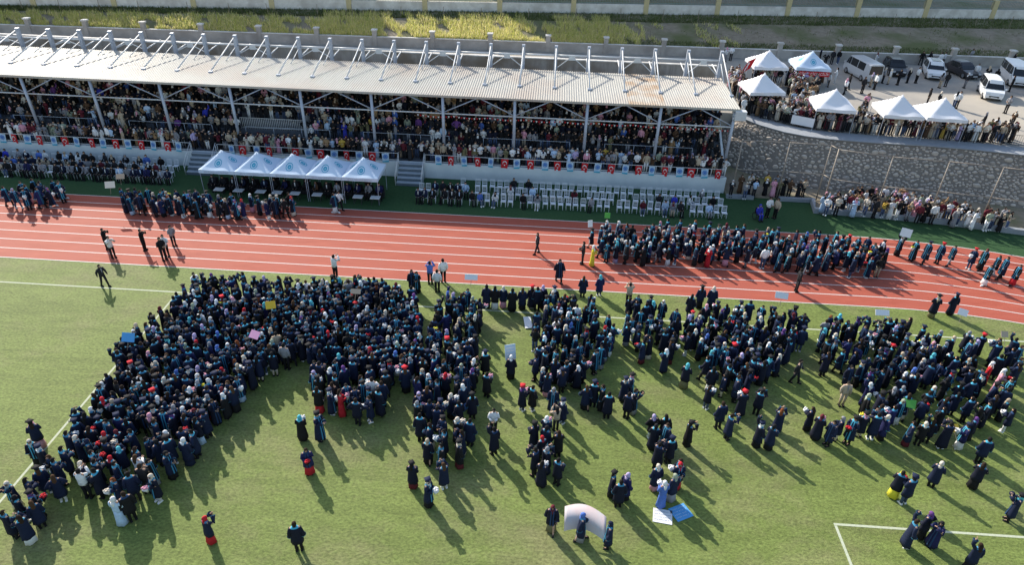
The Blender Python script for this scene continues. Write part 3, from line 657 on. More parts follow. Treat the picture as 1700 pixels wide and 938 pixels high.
POSE={ # elbows, wrists, (ankles/knees offsets in y), seat drop
'down':(A((-.25,.03,1.12),(.25,.03,1.12)),A((-.25,-.05,.87),(.25,-.05,.87)),(0,0),0),
'hold':(A((-.25,-.03,1.13),(.25,-.03,1.13)),A((-.07,-.29,1.10),(.07,-.29,1.13)),(0,0),0),
'photo':(A((-.27,-.2,1.27),(.27,-.2,1.25)),A((-.07,-.34,1.52),(.07,-.34,1.51)),(0,0),0),
'wave':(A((-.25,.02,1.12),(.31,-.03,1.60)),A((-.25,-.06,.87),(.27,-.08,1.86)),(0,0),0),
'bothup':(A((-.31,-.05,1.60),(.31,-.05,1.60)),A((-.2,-.10,1.86),(.2,-.10,1.86)),(0,0),0),
'walk':(A((-.25,.10,1.13),(.25,-.08,1.13)),A((-.25,.10,.89),(.23,-.24,.93)),(.22,-.22),0),
'clap':(A((-.26,-.08,1.14),(.26,-.08,1.14)),A((-.03,-.33,1.22),(.03,-.33,1.22)),(0,0),0),
'akimbo':(A((-.40,.06,1.14),(.40,.06,1.14)),A((-.19,-.06,1.0),(.19,-.06,1.0)),(.04,-.04),0),
'sit':(A((-.25,-.05,1.12),(.25,-.05,1.12)),A((-.12,-.32,.98),(.12,-.32,.98)),(0,0),.42),
'kneel':(A((-.25,-.08,1.12),(.25,-.08,1.12)),A((-.12,-.34,1.02),(.12,-.34,1.02)),(0,0),.66),
}
def legs(pose):
    dy=POSE[pose][2]; d=POSE[pose][3]; out=[]
    for s,k in ((-1,0),(1,1)):
        x=.10*s
        if pose=='sit': out.append([(x,.02,.50),(x,-.42,.52),(x*1.05,-.44,.09)])
        elif pose=='kneel': out.append([(x,.02,.28),(x*1.6,-.34,.12),(x*1.2,.10,.08)])
        else: out.append([(x,0,.92),(x,dy[k]*.45-.02,.50),(x,dy[k],.09)])
    return out
GZ=[(1.475,.075,.07,0),(1.44,.135,.085,0),(1.40,.205,.105,0),(1.33,.225,.125,0),(1.15,.215,.135,.0),(.98,.21,.14,.02),(.78,.235,.16,.05),(.55,.25,.18,.07),(.38,.262,.19,.09),(.16,.28,.205,.10)]
def torso_rings(n,zend,d,wide=1.,fold=1.,sitting=False):
    R=[]
    for z,rx,ry,fo in GZ:
        if z<zend-.01: break
        k=wide if z<1.3 else 1
        R.append(ringv((0,0,z-d),rx*k,ry*k,n,fo*fold,5 if n>9 else 3,z*2))
    return R[::-1]
def sleeves(pose,n,r0,r1):
    e,w,_,d=POSE[pose]; L=[]
    for s in (0,1):
        a=SH[s]-(0,0,d)+(-.02 if s else .02,0,.0); b=e[s]-(0,0,d); c=w[s]-(0,0,d); m=(b+c)/2; c2=b+(c-b)*.93
        L.append(limb([a,(a+b)/2,b,m,c2],[.075,.08,.075,r0,r1],n))
    return L
def g_gown(pose,n,zend=.38):
    d=POSE[pose][3]
    if d: return join([loft(torso_rings(n,.98,d,1.05)),loft([ringv((0,-.16,.42-(d-.42)),.24,.30,n),ringv((0,-.16,.58-(d-.42)),.22,.28,n)])]+sleeves(pose,n-2 if n>8 else 5,.085,.11))
    return join([loft(torso_rings(n,zend,0,1.03))]+sleeves(pose,n-2 if n>8 else 5,.085,.115))
def g_trim(pose,n,zend=.38):
    d=POSE[pose][3]; L=[]; zz=[g for g in GZ if g[0]>=(zend if not d else .98)-.01 and g[0]<1.45]
    for s in (-1,1):   # the two coloured bands down the open front
        V=[];T=[]
        for i,(z,rx,ry,fo) in enumerate(zz):
            k=1.03 if z<1.3 else 1
            for t in (math.radians(-90+s*8),math.radians(-90+s*21)):
                f=k*(1+fo*math.cos((5 if n>9 else 3)*t+z*2)); V.append((math.cos(t)*rx*f*1.03,math.sin(t)*ry*f*1.03-.012,z-d))
            if i: b=2*i; T+=[(b-2,b-1,b+1),(b-2,b+1,b)]
        L.append((np.array(V),np.array(T)))
    L.append(loft([ringv((0,.01,z-d),rx,ry,n) for z,rx,ry in ((1.418,.178,.108),(1.452,.128,.094),(1.482,.082,.078))],False,False))
    e,w,_,_2=POSE[pose]
    for s in (0,1):
        b=e[s]-(0,0,d); c=w[s]-(0,0,d); L.append(limb([b+(c-b)*.86,b+(c-b)*.95],[.112,.12],7 if n<9 else 9,False))
    return join(L)
def g_top(pose,n,zend=.86):
    d=POSE[pose][3]; R=[]
    for z,rx,ry in ((1.475,.07,.065),(1.44,.13,.08),(1.39,.195,.10),(1.25,.205,.125),(1.08,.185,.12),(.95,.19,.125),(.86,.195,.13)): R.append(ringv((0,0,z-d),rx,ry,n))
    return join([loft(R[::-1])]+sleeves(pose,n-2 if n>8 else 5,.06,.05))
def g_shirtfront(pose):
    d=POSE[pose][3]; V=np.array([(-.045,-.108,1.43-d),(.045,-.108,1.43-d),(.03,-.14,1.2-d),(0,-.138,1.08-d),(-.03,-.14,1.2-d)]); return V,np.array([(0,2,1),(0,4,2),(4,3,2)])
def g_trousers(pose,n):
    L=[]; d=POSE[pose][3]
    hz=.92-d; L.append(loft([ringv((0,0,hz-.1),.17,.12,n),ringv((0,0,hz+.06),.185,.125,n)]))
    for lg in legs(pose): L.append(limb([lg[0],lg[1],lg[2]],[.098,.075,.058],max(5,n-4)))
    return join(L)
def g_skirt(pose,n,top=.98):
    d=POSE[pose][3]
    if d: return g_trousers(pose,n)
    return loft([ringv((0,0,z),rx,ry,n,f,5 if n>9 else 3,1) for z,rx,ry,f in ((.06,.245,.205,.1),(.35,.215,.165,.08),(.65,.20,.15,.03),(top,.17,.12,0))])
def g_shoe(pose,n,s):
    lg=legs(pose)[s]; V,T=boxv((lg[2][0],lg[2][1]-.05,max(.045,lg[2][2]-.045)),.095,.26,.09); V[4:,1]=V[4:,1]*.6+(lg[2][1]+.02)*.4; return V,T
def hd(pose): return (0,-.015,1.575-POSE[pose][3])
def g_head(pose,n):
    h=hd(pose); d=POSE[pose][3]; e,w,_,_2=POSE[pose]; L=[ball(h,.082,.10,.118,n,6),limb([(0,0,1.40-d),(0,-.005,1.52-d)],[.055,.05],6,False)]
    for s in (0,1): L.append(ball(w[s]-(0,0,d)+(w[s]-e[s])*.12,.045,.045,.055,5,3))
    return join(L)
def shell(h,rx,ry,rz,n,m,front,low):
    """cap of an ellipsoid round the head with the face left open"""
    V,T=ball(h,rx,ry,rz,n,m); c=V[T].mean(1)-np.array(h); k=~((c[:,1]<-front*ry)&(c[:,2]<.45*rz))&(c[:,2]>low*rz); return V,T[k]
def g_hair(pose,n): return shell(hd(pose),.096,.115,.132,n,6,.25,-.55)
def g_hairlong(pose,n):
    h=np.array(hd(pose)); a=shell(h,.098,.118,.134,n,6,.25,-.75)
    b=loft([ringv(h+(0,.105,-.40),.075,.03,n),ringv(h+(0,.10,-.25),.105,.045,n),ringv(h+(0,.07,-.08),.10,.06,n),ringv(h+(0,.05,.04),.085,.06,n)]); return join([a,b])
def g_scarf(pose,n):
    h=np.array(hd(pose)); a=shell(h,.108,.128,.142,n+2,6,.45,-.85)
    b=loft([ringv(h+(0,.0,-.30),.165,.128,n),ringv(h+(0,.01,-.2),.135,.12,n),ringv(h+(0,.01,-.09),.092,.098,n)],False,False)
    c=loft([ringv(h+(0,.12,-.36),.08,.02,6),ringv(h+(0,.10,-.1),.09,.03,6)]); return join([a,b,c])
def g_cap(pose,n):
    h=np.array(hd(pose)); b=loft([ringv(h+(0,.01,.05),.103,.12,n),ringv(h+(0,.01,.13),.095,.11,n)])
    v,t=boxv((0,0,0),.27,.27,.018); cs=math.cos(.78); v=np.stack([v[:,0]*cs-v[:,1]*cs,v[:,0]*cs+v[:,1]*cs,v[:,2]-v[:,1]*.1],1)+h+(0,.01,.145)
    return join([b,(v,t),limb([h+(.1,-.08,.155),h+(.15,-.13,.15),h+(.15,-.13,.04)],[.008,.008,.016],4)])
def g_bouquet(n):
    L=[limb([(0,.02,-.24),(0,-.02,-.02),(0,-.03,.04)],[.03,.12,.15],n)]; F=[]
    for k in range(9 if n>8 else 5):
        a=k*2.4; r=.115*math.sqrt(k/9) if n>8 else (.09 if k else 0); F.append(ball((math.cos(a)*r,math.sin(a)*r-.03,.08+.03*(k%2)),.062,.062,.05,6 if n>8 else 5,3))
    return L[0],join(F)
GEN={'gown':g_gown,'trim':g_trim,'top':g_top,'trousers':g_trousers,'skirt':g_skirt,'shoe0':lambda p,n:g_shoe(p,n,0),'shoe1':lambda p,n:g_shoe(p,n,1),'hair':g_hair,'hairlong':g_hairlong,'scarf':g_scarf,'cap':g_cap}
PARTNAME={'gown':'gown','trim':'gown_trim','top':'jacket','trousers':'trousers','skirt':'skirt','shoe0':'shoe','shoe1':'shoe','hair':'hair','hairlong':'hair','scarf':'headscarf','cap':'graduation_cap','dress':'dress','front':'shirt_front'}
C_={'navy':(.012,.018,.046),'indigo':(.018,.020,.080),'blackblue':(.010,.012,.026),'teal':(.07,.36,.52),'teal2':(.05,.22,.36),'navy2':(.02,.05,.12),'black':(.012,.012,.014),'white':(.72,.72,.72),'cream':(.62,.55,.46),'red':(.46,.02,.03),'burgundy':(.12,.018,.028),'purple':(.13,.05,.20),'grey':(.25,.25,.27),'lilac':(.42,.35,.55),
'turquoise':(.10,.45,.52),'pink':(.62,.30,.38),'blue':(.08,.16,.48),'paleblue':(.42,.55,.72),'yellow':(.66,.60,.05),'beige':(.46,.37,.27),'brown':(.10,.055,.032),'olive':(.16,.15,.08),'dark':(.022,.022,.026),'jeans':(.06,.09,.17),'camel':(.30,.19,.10),'sage':(.32,.36,.27),'royal':(.04,.05,.40),'mustard':(.50,.33,.06)}
HAIRC={'black':(.012,.010,.009),'dark brown':(.028,.016,.010),'brown':(.075,.038,.018),'auburn':(.20,.06,.02)}
SKIN=[(.46,.29,.20),(.40,.24,.16),(.52,.34,.25)]
pick=random.choices
def spec_gown(pose=None,face=None,zone='left'):
    s={'kind':'gown'}; s['pose']=pose or pick(('down','hold','photo','wave','walk','clap','akimbo'),(.34,.33,.13,.03,.06,.07,.04))[0]
    s['face']=face if face is not None else (random.gauss(180,50) if random.random()<.6 else random.uniform(0,360))
    s['gown']=pick(('navy','blackblue','indigo','black'),(.44,.36,.05,.15))[0]; w=random.random()
    s['woman']=w<.66
    if s['woman']:
        s['bottom']=('skirt',pick(('black','navy','white','cream','grey','burgundy','red','pink','lilac','paleblue','olive','blue'),(.44,.14,.09,.06,.06,.06,.03,.03,.03,.02,.02,.02))[0]) if random.random()<.62 else ('trousers',pick(('black','white','jeans','cream'),(.5,.25,.15,.1))[0])
        if random.random()<.56: s['head']=('scarf',pick(('white','cream','black','grey','purple','red','lilac','turquoise','burgundy','pink','beige','sage','blue','navy'),(.2,.14,.14,.1,.05,.06,.07,.04,.06,.04,.06,.03,.03,.05))[0])
        else: s['head']=('hairlong',pick(('black','dark brown','brown','auburn'),(.4,.35,.2,.05))[0])
    else:
        s['bottom']=('trousers',pick(('black','dark','jeans','grey'),(.5,.3,.12,.08))[0]); s['head']=('hair',pick(('black','dark brown'),(.6,.4))[0])
    s['cap']=pick((None,'black','navy','red'),(.78,.12,.08,.02))[0]
    s['len']=pick((.38,.55,.16),(.55,.3,.15))[0]
    s['item']=pick((None,'white','pink','red','cream','yellow'),(.45,.26,.11,.07,.08,.03))[0] if s['pose'] in ('hold','clap') else None
    return s
def spec_any(col_top,pose=None,face=0,seat=False,dressp=.3):
    s={'kind':'civil','pose':pose or pick(('down','hold','clap','photo','wave','akimbo'),(.28,.3,.26,.12,.02,.02))[0],'face':face+random.gauss(0,22),'item':None,'cap':None}
    if seat: s['pose']='sit'
    w=random.random()<.6; s['woman']=w
    s['top']=pick(*col_top)[0]
    if w and random.random()<dressp/.6 and not seat: s['kind']='dress'; s['bottom']=('skirt',s['top'])
    else: s['bottom']=('trousers',pick(('black','dark','jeans','grey','beige','white'),(.4,.22,.2,.07,.06,.05))[0])
    s['head']=(('scarf',pick(('black','cream','white','beige','grey','pink','burgundy','navy','lilac'),(.3,.13,.13,.12,.1,.06,.06,.06,.04))[0]) if random.random()<.6 else ('hairlong',pick(('black','dark brown','brown'),(.5,.35,.15))[0])) if w else ('hair',pick(('black','dark brown','brown'),(.55,.35,.1))[0])
    return s
def spec_single(o,h,p,f):
    k,_,c=o.partition('_'); s=spec_gown(p or None,f,'x')
    if k=='gown': return s
    if k=='skirt': s['bottom']=('skirt',c); s['len']=.55; s['woman']=True; s['cap']=None; s['head']=s['head'] if s['head'][0]!='hair' else ('hairlong','dark brown')
    elif k=='dress': s['kind']='dress'; s['top']={'pale':'paleblue'}.get(c,c); s['bottom']=('skirt',s['top']); s['head']=('scarf','white'); s['cap']=None
    else: s['kind']='suit' if k=='suit' else 'civil'; s['top']=c; s['bottom']=('trousers',c if k=='suit' and c!='grey' else 'black'); s['head']=('hair','black'); s['cap']=None; s['item']=None; s['woman']=False
    if h.startswith('scarf'): s['head']=('scarf',h[6:])
    elif h=='hairlong': s['head']=('hairlong','dark brown')
    elif h=='hair': s['head']=('hair','black')
    return s
def parts_of(s):
    """(role, colour) for everything one person wears"""
    L=[]; hc=HAIRC[s['head'][1]] if s['head'][0]!='scarf' else C_[s['head'][1]]
    if s['kind']=='gown': s.setdefault('trimc',random.choice(('teal','teal2','teal2','navy2'))); L+=[('gown',C_[s['gown']]),('trim',C_[s['trimc']]),(s['bottom'][0],C_[s['bottom'][1]])]
    elif s['kind']=='dress': L+=[('dress',C_[s['top']]),]
    else:
        L+=[('top',C_[s['top']]),(s['bottom'][0],C_[s['bottom'][1]])]
        if s['kind']=='suit': L.append(('front',C_[s.setdefault('frontc',random.choice(('white','white','paleblue','grey','navy')))]))
    _sc=C_['white'] if s['bottom'][1] in ('white','jeans') else C_['black']; L+=[('shoe0',_sc),('shoe1',_sc),(s['head'][0],hc)]
    if s['cap']: L.append(('cap',C_[s['cap']]))
    return L
_cache={}
def geo(role,pose,n,ln):
    k=(role,pose,n,ln if role in ('gown','trim') else 0)
    if k not in _cache:
        if role=='gown': g=g_gown(pose,n,ln)
        elif role=='trim': g=g_trim(pose,n,ln)
        elif role=='dress': g=join([g_top(pose,n),g_skirt(pose,n,1.0)])
        elif role=='front': g=g_shirtfront(pose)
        elif role=='skin': g=g_head(pose,n)
        else: g=GEN[role](pose,n)
        _cache[k]=g
    return _cache[k]
class Crowd:
    def __init__(s): s.V=[];s.T=[];s.C=[];s.b=0
    def put(s,V,T,col):
        s.V.append(V); s.T.append(T+s.b); s.C.append(np.repeat(np.array(col,float)[None],len(V),0)); s.b+=len(V)
    def person(s,sp,x,y,z,n=7,lite=False):
        a=math.radians(sp['face']); sc=random.uniform(.93,1.05)*(.96 if sp.get('woman') else 1.02); ca,sa=math.cos(a)*sc,math.sin(a)*sc
        def X(V): return np.stack([V[:,0]*ca-V[:,1]*sa+x,V[:,0]*sa+V[:,1]*ca+y,V[:,2]*sc+z],1)
        V,T=geo('skin',sp['pose'],6,0); s.put(X(V),T,random.choice(SKIN))
        for role,col in parts_of(sp):
            if lite and role[:4]=='shoe': continue
            V,T=geo(role,sp['pose'],n,sp.get('len',.38)); j=random.uniform(.8,1.2); s.put(X(V),T,[q*j for q in col])
        if sp['item']:
            w,f=_bq; o=np.array((0,-.36,1.14)); s.put(X(w[0]+o),w[1],C_['white'] if sp['item']!='red' else C_['black']); s.put(X(f[0]+o),f[1],C_[sp['item']])
    def build(s,name,label,cat):
        o=link(name,mesh_np(name,np.concatenate(s.V),np.concatenate(s.T),np.concatenate(s.C),M['crowd'],True)); tag(o,label,cat,kind='stuff'); return o
_bq=g_bouquet(6); _bqh=g_bouquet(10)
# --- individual people: a skinned continuous body per pose, clothing as children ---
M['skin']=colmat('skin',None,.6); M['eye']=mat('eye',(.02,.015,.012),.3,noise=(.03,.02,.015),scale=50); M['lip']=mat('lip',(.30,.10,.09),.6,noise=(.26,.09,.08),scale=50)
def body_mesh(pose):
    e,w,_,d=POSE[pose]; D=np.array((0,0,d)); bm=bmesh.new(); ly=bm.verts.layers.skin.verify(); h=np.array(hd(pose)); R={}
    def v(p,r): q=bm.verts.new(tuple(map(float,p))); R[q]=r; return q
    pel=v((0,.01,.95-d),(.13,.10)); ch=v((0,0,1.22-d),(.145,.10)); nb=v((0,.01,1.41-d),(.07,.065)); nk=v((0,0,1.49-d),(.05,.05)); hc=v(h+(0,.008,.0),(.075,.088)); ht=v(h+(0,.01,.075),(.05,.06))
    for a,b in ((pel,ch),(ch,nb),(nb,nk),(nk,hc),(hc,ht)): bm.edges.new((a,b))
    for s in (0,1):
        a=v(SH[s]-D,(.055,.055)); b=v(e[s]-D,(.042,.042)); c=v(w[s]-D,(.028,.03)); p=v(w[s]-D+(w[s]-e[s])*.16,(.036,.026))
        for i,j in ((nb,a),(a,b),(b,c),(c,p)): bm.edges.new((i,j))
    for lg in legs(pose):
        a=v(lg[0],(.085,.085)); b=v(lg[1],(.06,.06)); c=v(lg[2],(.04,.04)); f=v((lg[2][0],lg[2][1]-.13,max(.035,lg[2][2]-.05)),(.04,.03))
        for i,j in ((pel,a),(a,b),(b,c),(c,f)): bm.edges.new((i,j))
    for q,r in R.items(): q[ly].radius=r
    pel[ly].use_root=True
    me=bpy.data.meshes.new('sk'); bm.to_mesh(me); bm.free(); o=bpy.data.objects.new('sk',me); COL.objects.link(o)
    sk=o.modifiers.new('s','SKIN'); sk.use_smooth_shade=True; o.modifiers.new('u','SUBSURF').levels=1
    dg=bpy.context.evaluated_depsgraph_get(); dg.update(); ev=o.evaluated_get(dg); m2=ev.to_mesh(); mb=MB()
    mb.add([tuple(x.co) for x in m2.vertices],[tuple(p.vertices) for p in m2.polygons]); ev.to_mesh_clear(); bpy.data.objects.remove(o); bpy.data.meshes.remove(me)
    def ad(g,mi=0): mb.cur=mi; mb.add(g[0],[tuple(t) for t in g[1]]); mb.cur=0
    ad(limb([h+(0,-.085,.03),h+(0,-.112,-.018),h+(0,-.085,-.028)],[.010,.016,.014],5))
    for s in (-1,1): ad(ball(h+(.032*s,-.084,.012),.013,.009,.008,6,3),1); ad(ball(h+(.083*s,.01,-.01),.012,.022,.032,6,3))
    ad(ball(h+(0,-.084,-.055),.026,.010,.008,6,3),2)
    for s in (0,1):   # five fingers
        u=w[s]-e[s]; u=u/np.linalg.norm(u); c=w[s]-D+u*.055; sd=np.cross(u,(0,0,1.)) if abs(u[2])<.9 else np.array((0,1.,0)); sd/=np.linalg.norm(sd); nn=np.cross(u,sd)
        for k,L in enumerate((.062,.075,.07,.055)):
            b=c+sd*(.024-.016*k)+u*.02; ad(limb([b,b+u*L*.55,b+u*L*.9+nn*.022],[.009,.0085,.006],4))
        b=c+sd*.03-u*.01; ad(limb([b,b+sd*.025+u*.025,b+sd*.028+u*.055],[.011,.01,.007],4))
    return mb.mesh('body',[M['skin'],M['eye'],M['lip']],True)
_me={}
def hi_mesh(role,pose,ln):
    k=(role,pose,ln if role in ('gown','trim') else 0)
    if k not in _me:
        if role=='body': _me[k]=body_mesh(pose)
        else:
            V,T=geo(role,pose,14,ln); _me[k]=MB().add(V,[tuple(t) for t in T]).mesh(PARTNAME[role],M['cloth'],role[:4]!='shoe')
    return _me[k]
_bw=MB().add(_bqh[0][0],[tuple(t) for t in _bqh[0][1]]).mesh('wrap',M['cloth'],True); _bf=MB().add(_bqh[1][0],[tuple(t) for t in _bqh[1][1]]).mesh('flowers',M['cloth'],True)
ZT={'left':'in the packed crowd across the halfway line','centre':'in the dense middle of the crowd on the turf','middle':'in the loose clusters beside the open lane','right':'in the groups toward the penalty box','track':'on the running track'}
CN={'blackblue':'dark','indigo':'indigo','navy':'navy','black':'black','pale':'pale blue','dark':'dark','paleblue':'pale blue'}
PT={'down':'standing with arms down','hold':'with hands held in front','photo':'raising a phone to the face','wave':'waving one arm','walk':'walking','clap':'clapping','akimbo':'with hands on hips','bothup':'holding both arms up','sit':'sitting','kneel':'kneeling on the grass'}
def person(sp,x,y,z,zone,alone=False):
    sc=random.uniform(.95,1.04)*(.97 if sp.get('woman') else 1.03); r=empty('person',(x,y,z),math.radians(sp['face'])); r.scale=(sc,sc,sc)
    link('body',hi_mesh('body',sp['pose'],0),r,color=random.choice(SKIN))
    for role,col in parts_of(sp): link(PARTNAME[role],hi_mesh(role,sp['pose'],sp.get('len',.38)),r,color=col)
    h=sp['head']; ht=(h[1]+' headscarf') if h[0]=='scarf' else (h[1]+(' long hair' if h[0]=='hairlong' else ' hair'))
    if sp['cap']: ht+=' and '+sp['cap']+' cap'
    n=lambda c: CN.get(c,c)
    if sp['kind']=='gown': t='person in %s gown over %s %s, %s'%(n(sp['gown']),n(sp['bottom'][1]),sp['bottom'][0],ht)
    elif sp['kind']=='dress': t='person in long %s dress, %s'%(n(sp['top']),ht)
    elif sp['kind']=='suit': t='person in %s suit, %s'%(n(sp['top']),ht)
    else: t='person in %s shirt and %s trousers, %s'%(n(sp['top']),n(sp['bottom'][1]),ht)
    t+=', '+PT[sp['pose']]
    if alone: t+=', apart from the crowd'
    words=t.split(); t=' '.join(words[:16]).rstrip(',')
    tag(r,t,'person','graduates and guests on the pitch and track')
    if sp['item']:
        a=math.radians(sp['face']); ox,oy=.36*math.sin(a)*sc,-.36*math.cos(a)*sc
        q=empty('bouquet',(x+ox,y+oy,z+1.14*sc),a); q.scale=(sc,sc,sc); link('wrap',_bw,q,color=C_['white'] if sp['item']!='red' else C_['black']); link('flowers',_bf,q,color=C_[sp['item']])
        tag(q,'%s bouquet held by %s'%(sp['item'],' '.join(t.replace('person','a person').split(',')[0].split())),'bouquet','bouquets held by graduates')
def inside(P,x,y):
    c=False; n=len(P)
    for i in range(n):
        (a,b),(d,e)=P[i],P[i-1]
        if (b>y)!=(e>y) and x<(d-a)*(y-b)/(e-b)+a: c=not c
    return c
def scatter(P,dens,md,occ):
    xs=[p[0] for p in P]; ys=[p[1] for p in P]; ar=abs(sum(P[i-1][0]*P[i][1]-P[i][0]*P[i-1][1] for i in range(len(P))))/2; N=int(ar*dens+.5); out=[]; tries=0
    while len(out)<N and tries<N*90:
        tries+=1; x=random.uniform(min(xs),max(xs)); y=random.uniform(min(ys),max(ys))
        if not inside(P,x,y): continue
        m=md if tries<N*50 else md*.8
        if any((x-a)**2+(y-b)**2<m*m for a,b in occ): continue
        occ.append((x,y)); out.append((x,y))
    return out
occ=[]; ALL=[]; CAMP=Vector(CAMLOC)
for s in SINGLES:
    x,y,o=s[:3]; h=s[3] if len(s)>3 else ''; p=s[4] if len(s)>4 else ''; f=s[5] if len(s)>5 else None
    occ.append((x,y)); zone='track' if y>2.9 else 'right' if x>30 else 'middle' if x>21 else 'centre' if x>13 else 'left'
    ALL.append((True,x,y,spec_single(o,h,p,f),zone))
for nm,d,P in POLYS:
    f=1.5 if d>=1.9 else 1.3
    for x,y in scatter(P,d*f,.46 if d>1.4 else .52,occ):
        sp=spec_gown()
        if nm=='track':
            sp=spec_gown(pick(('hold','down','walk','photo'),(.5,.25,.2,.05))[0]); sp['face']=random.gauss(-95,30)
        if nm=='walkway': sp['face']=random.gauss(80,22); sp['pose']=pick(('walk','hold','down'),(.5,.3,.2))[0]
        if random.random()<.05 and nm!='walkway': sp=spec_any((('black','white','dark','beige','grey','paleblue'),(.3,.25,.2,.1,.1,.05)),face=180)
        ALL.append((False,x,y,sp,'track' if nm in('track','walkway') else nm))
def rank(a): return (Vector((a[1],a[2],1))-CAMP).length-(9 if a[0] else 0)
ALL.sort(key=rank)
grad=Crowd()
for k,(al,x,y,sp,zone) in enumerate(ALL):
    if k<300: person(sp,x,y,.006 if y<2.9 else .012,zone,al and zone!='track' and sum((x-a)**2+(y-b)**2<4 for a,b in occ)<=2)
    else: grad.person(sp,x,y,.006 if y<2.9 else .012)
grad.build('graduate_crowd','farther graduates in navy gowns with turquoise trim on the pitch and track','crowd')
# --- spectators in the stand ---
DK=(('black','dark','blackblue','brown','burgundy','grey','beige','white','cream','camel','navy','olive','pink','paleblue','sage','blue','mustard','royal','purple'),(.30,.15,.09,.07,.04,.06,.05,.07,.03,.03,.04,.025,.02,.02,.015,.01,.005,.005,.01))
LT=(('black','dark','brown','burgundy','grey','beige','white','cream','camel','pink','paleblue','sage','lilac','olive','mustard'),(.24,.1,.07,.06,.08,.08,.12,.06,.05,.04,.04,.03,.02,.03,.01))
st=Crowd()
for r_ in range(2):
    x=-36
    while x<37.9:
        x+=random.uniform(.38,.56)
        if any(abs(x-px)<.2 for px in PX) and r_==1: continue
        if random.random()<.95: st.person(spec_any(LT),x,19.78+.55*r_+random.uniform(-.1,.1),ZP,6,True)
for i in range(8):
    x=-36; y=21.75+.8*i; z=2.2+.42*i
    while x<37.6:
        x+=random.uniform(.42,.62)
        if -4.2<x<1.6 and i<2: continue
        if random.random()<.94:
            sp=spec_any(DK,dressp=.15); seat=(i>=6) or random.random()<.12
            if seat: sp['pose']='sit'; sp['kind']='civil'; sp['bottom']=('trousers','dark')
            st.person(sp,x,y+random.uniform(-.12,.1),z if not seat else z,6,True)
st.build('spectator_crowd','packed spectators standing on the tiers of the covered grandstand','crowd')
BP=[(41.5,27.6),(43.0,26.6),(44.6,25.75),(46.5,24.75),(48.6,24.4),(50.8,24.15),(53.0,23.95),(55.2,23.75),(57.4,23.5),(59.6,23.35),(61.8,23.15),(64.0,22.8),(66.2,22.2)]
def ybar(x): return float(np.interp(x,[p[0] for p in BP],[p[1] for p in BP]))
te=Crowd(); occ2=[]
for d,P in TERR:
    for x,y in scatter(P,d*2.6,.34,occ2): te.person(spec_any(LT,face=random.choice((0,0,0,20,-20))),x,max(y+.55,ybar(x)+.32)+random.uniform(0,.35),4.06,6)
for x,y in TERR_S: te.person(spec_any((('black','white','dark','grey','brown','paleblue'),(.35,.25,.2,.08,.06,.06)),face=random.uniform(0,360),dressp=.1,pose=pick(('down','walk','hold','akimbo'),(.4,.25,.25,.1))[0]),x,y,3.98,7)
te.build('terrace_crowd','spectators lining the dark barriers and tents on the upper terrace','crowd')
lo=Crowd(); occ3=[]
for d,P in LOW:
    for x,y in scatter(P,d*2.2,.36,occ3): lo.person(spec_any(LT,face=0,dressp=.35),x,y+.75,.13,7)
lo.build('fenced_crowd','spectators crowded behind the kerb below the stone wall','crowd')
# ---------------- chairs and seated guests ----------------
def chair_meshes():
    seat=MB().box(-.21,.21,-.2,.2,.42,.46).mesh('seat',M['chair']); leg=MB().tube((0,0,0),(0,0,.42),.02,n=6).mesh('leg',M['chair'])
    b=MB().tube((-.19,.19,.46),(-.18,.25,.93),.02,n=6).tube((.19,.19,.46),(.18,.25,.93),.02,n=6).beam((-.19,.25,.92),(.19,.25,.92),.03,.05).beam((-.19,.205,.58),(.19,.205,.58),.025,.03)
    for k in range(5): b.tube((-.12+.06*k,.205,.58),(-.12+.06*k,.248,.9),.011,n=5)
    return seat,leg,b.mesh('backrest',M['chair'])
CS,CL,CB=chair_meshes()
chair0=empty('chair'); link('seat',CS,chair0); link('backrest',CB,chair0)
for sx in (-.18,.18):
    for sy in (-.17,.18): link('leg',CL,chair0,(sx,sy,0))
first=[True]
def chair(x,y,rz,label,grp):
    if first[0]: o=chair0; o.location=(x,y,.004); o.rotation_euler=(0,0,rz); first[0]=False
    else: o=copy_tree(chair0,(x,y,.004),rz)
    tag(o,label,'chair',grp)
SUITS=(('black','dark','navy','indigo','grey','brown','paleblue'),(.2,.2,.28,.1,.12,.06,.04))
GUEST=(('black','dark','navy','grey','white','paleblue','beige','burgundy','royal','pink','blue'),(.26,.18,.12,.07,.1,.08,.06,.04,.03,.03,.03))
sg=Crowd()
def guest(x,y,cols,suit=False):
    sp=spec_any(cols,seat=True,dressp=0)
    if suit: sp.update(kind='suit',head=('hair',random.choice(('black','dark brown'))),woman=False,bottom=('trousers','black'))
    sg.person(sp,x,y,.004,8)
    h=sp['head']; return '%s %s and %s %s'%(CN.get(sp['top'],sp['top']),'suit' if suit else 'top',h[1],'headscarf' if h[0]=='scarf' else 'hair')
RN={14.72:'front',16.05:'middle',17.4:'back'}
for y,occp in ((14.72,.30),(16.05,.30),(17.4,.10)):   # right block
    x=12.9 if y<17 else 16.2
    while x<37.4:
        p=.97 if x<17.2 and y<15 else .6 if x<17.2 else occp
        full=random.random()<p
        if random.random()<.96:
            g=guest(x,y,SUITS if x<17.2 else GUEST,x<17.2 and random.random()<.85) if full else None
            chair(x,y+random.uniform(-.05,.05),random.uniform(-.08,.08),'white chair, %s row right of steps, its guest in %s'%(RN[y],g) if full else 'empty white spindle back chair in the %s row right of the steps'%RN[y],('occupied' if full else 'empty')+' white chairs, %s row right of the steps'%RN[y])
        x+=random.uniform(.56,.66) if random.random()<.9 else 1.0
RN2={15.75:'front',16.85:'middle',18.2:'back'}
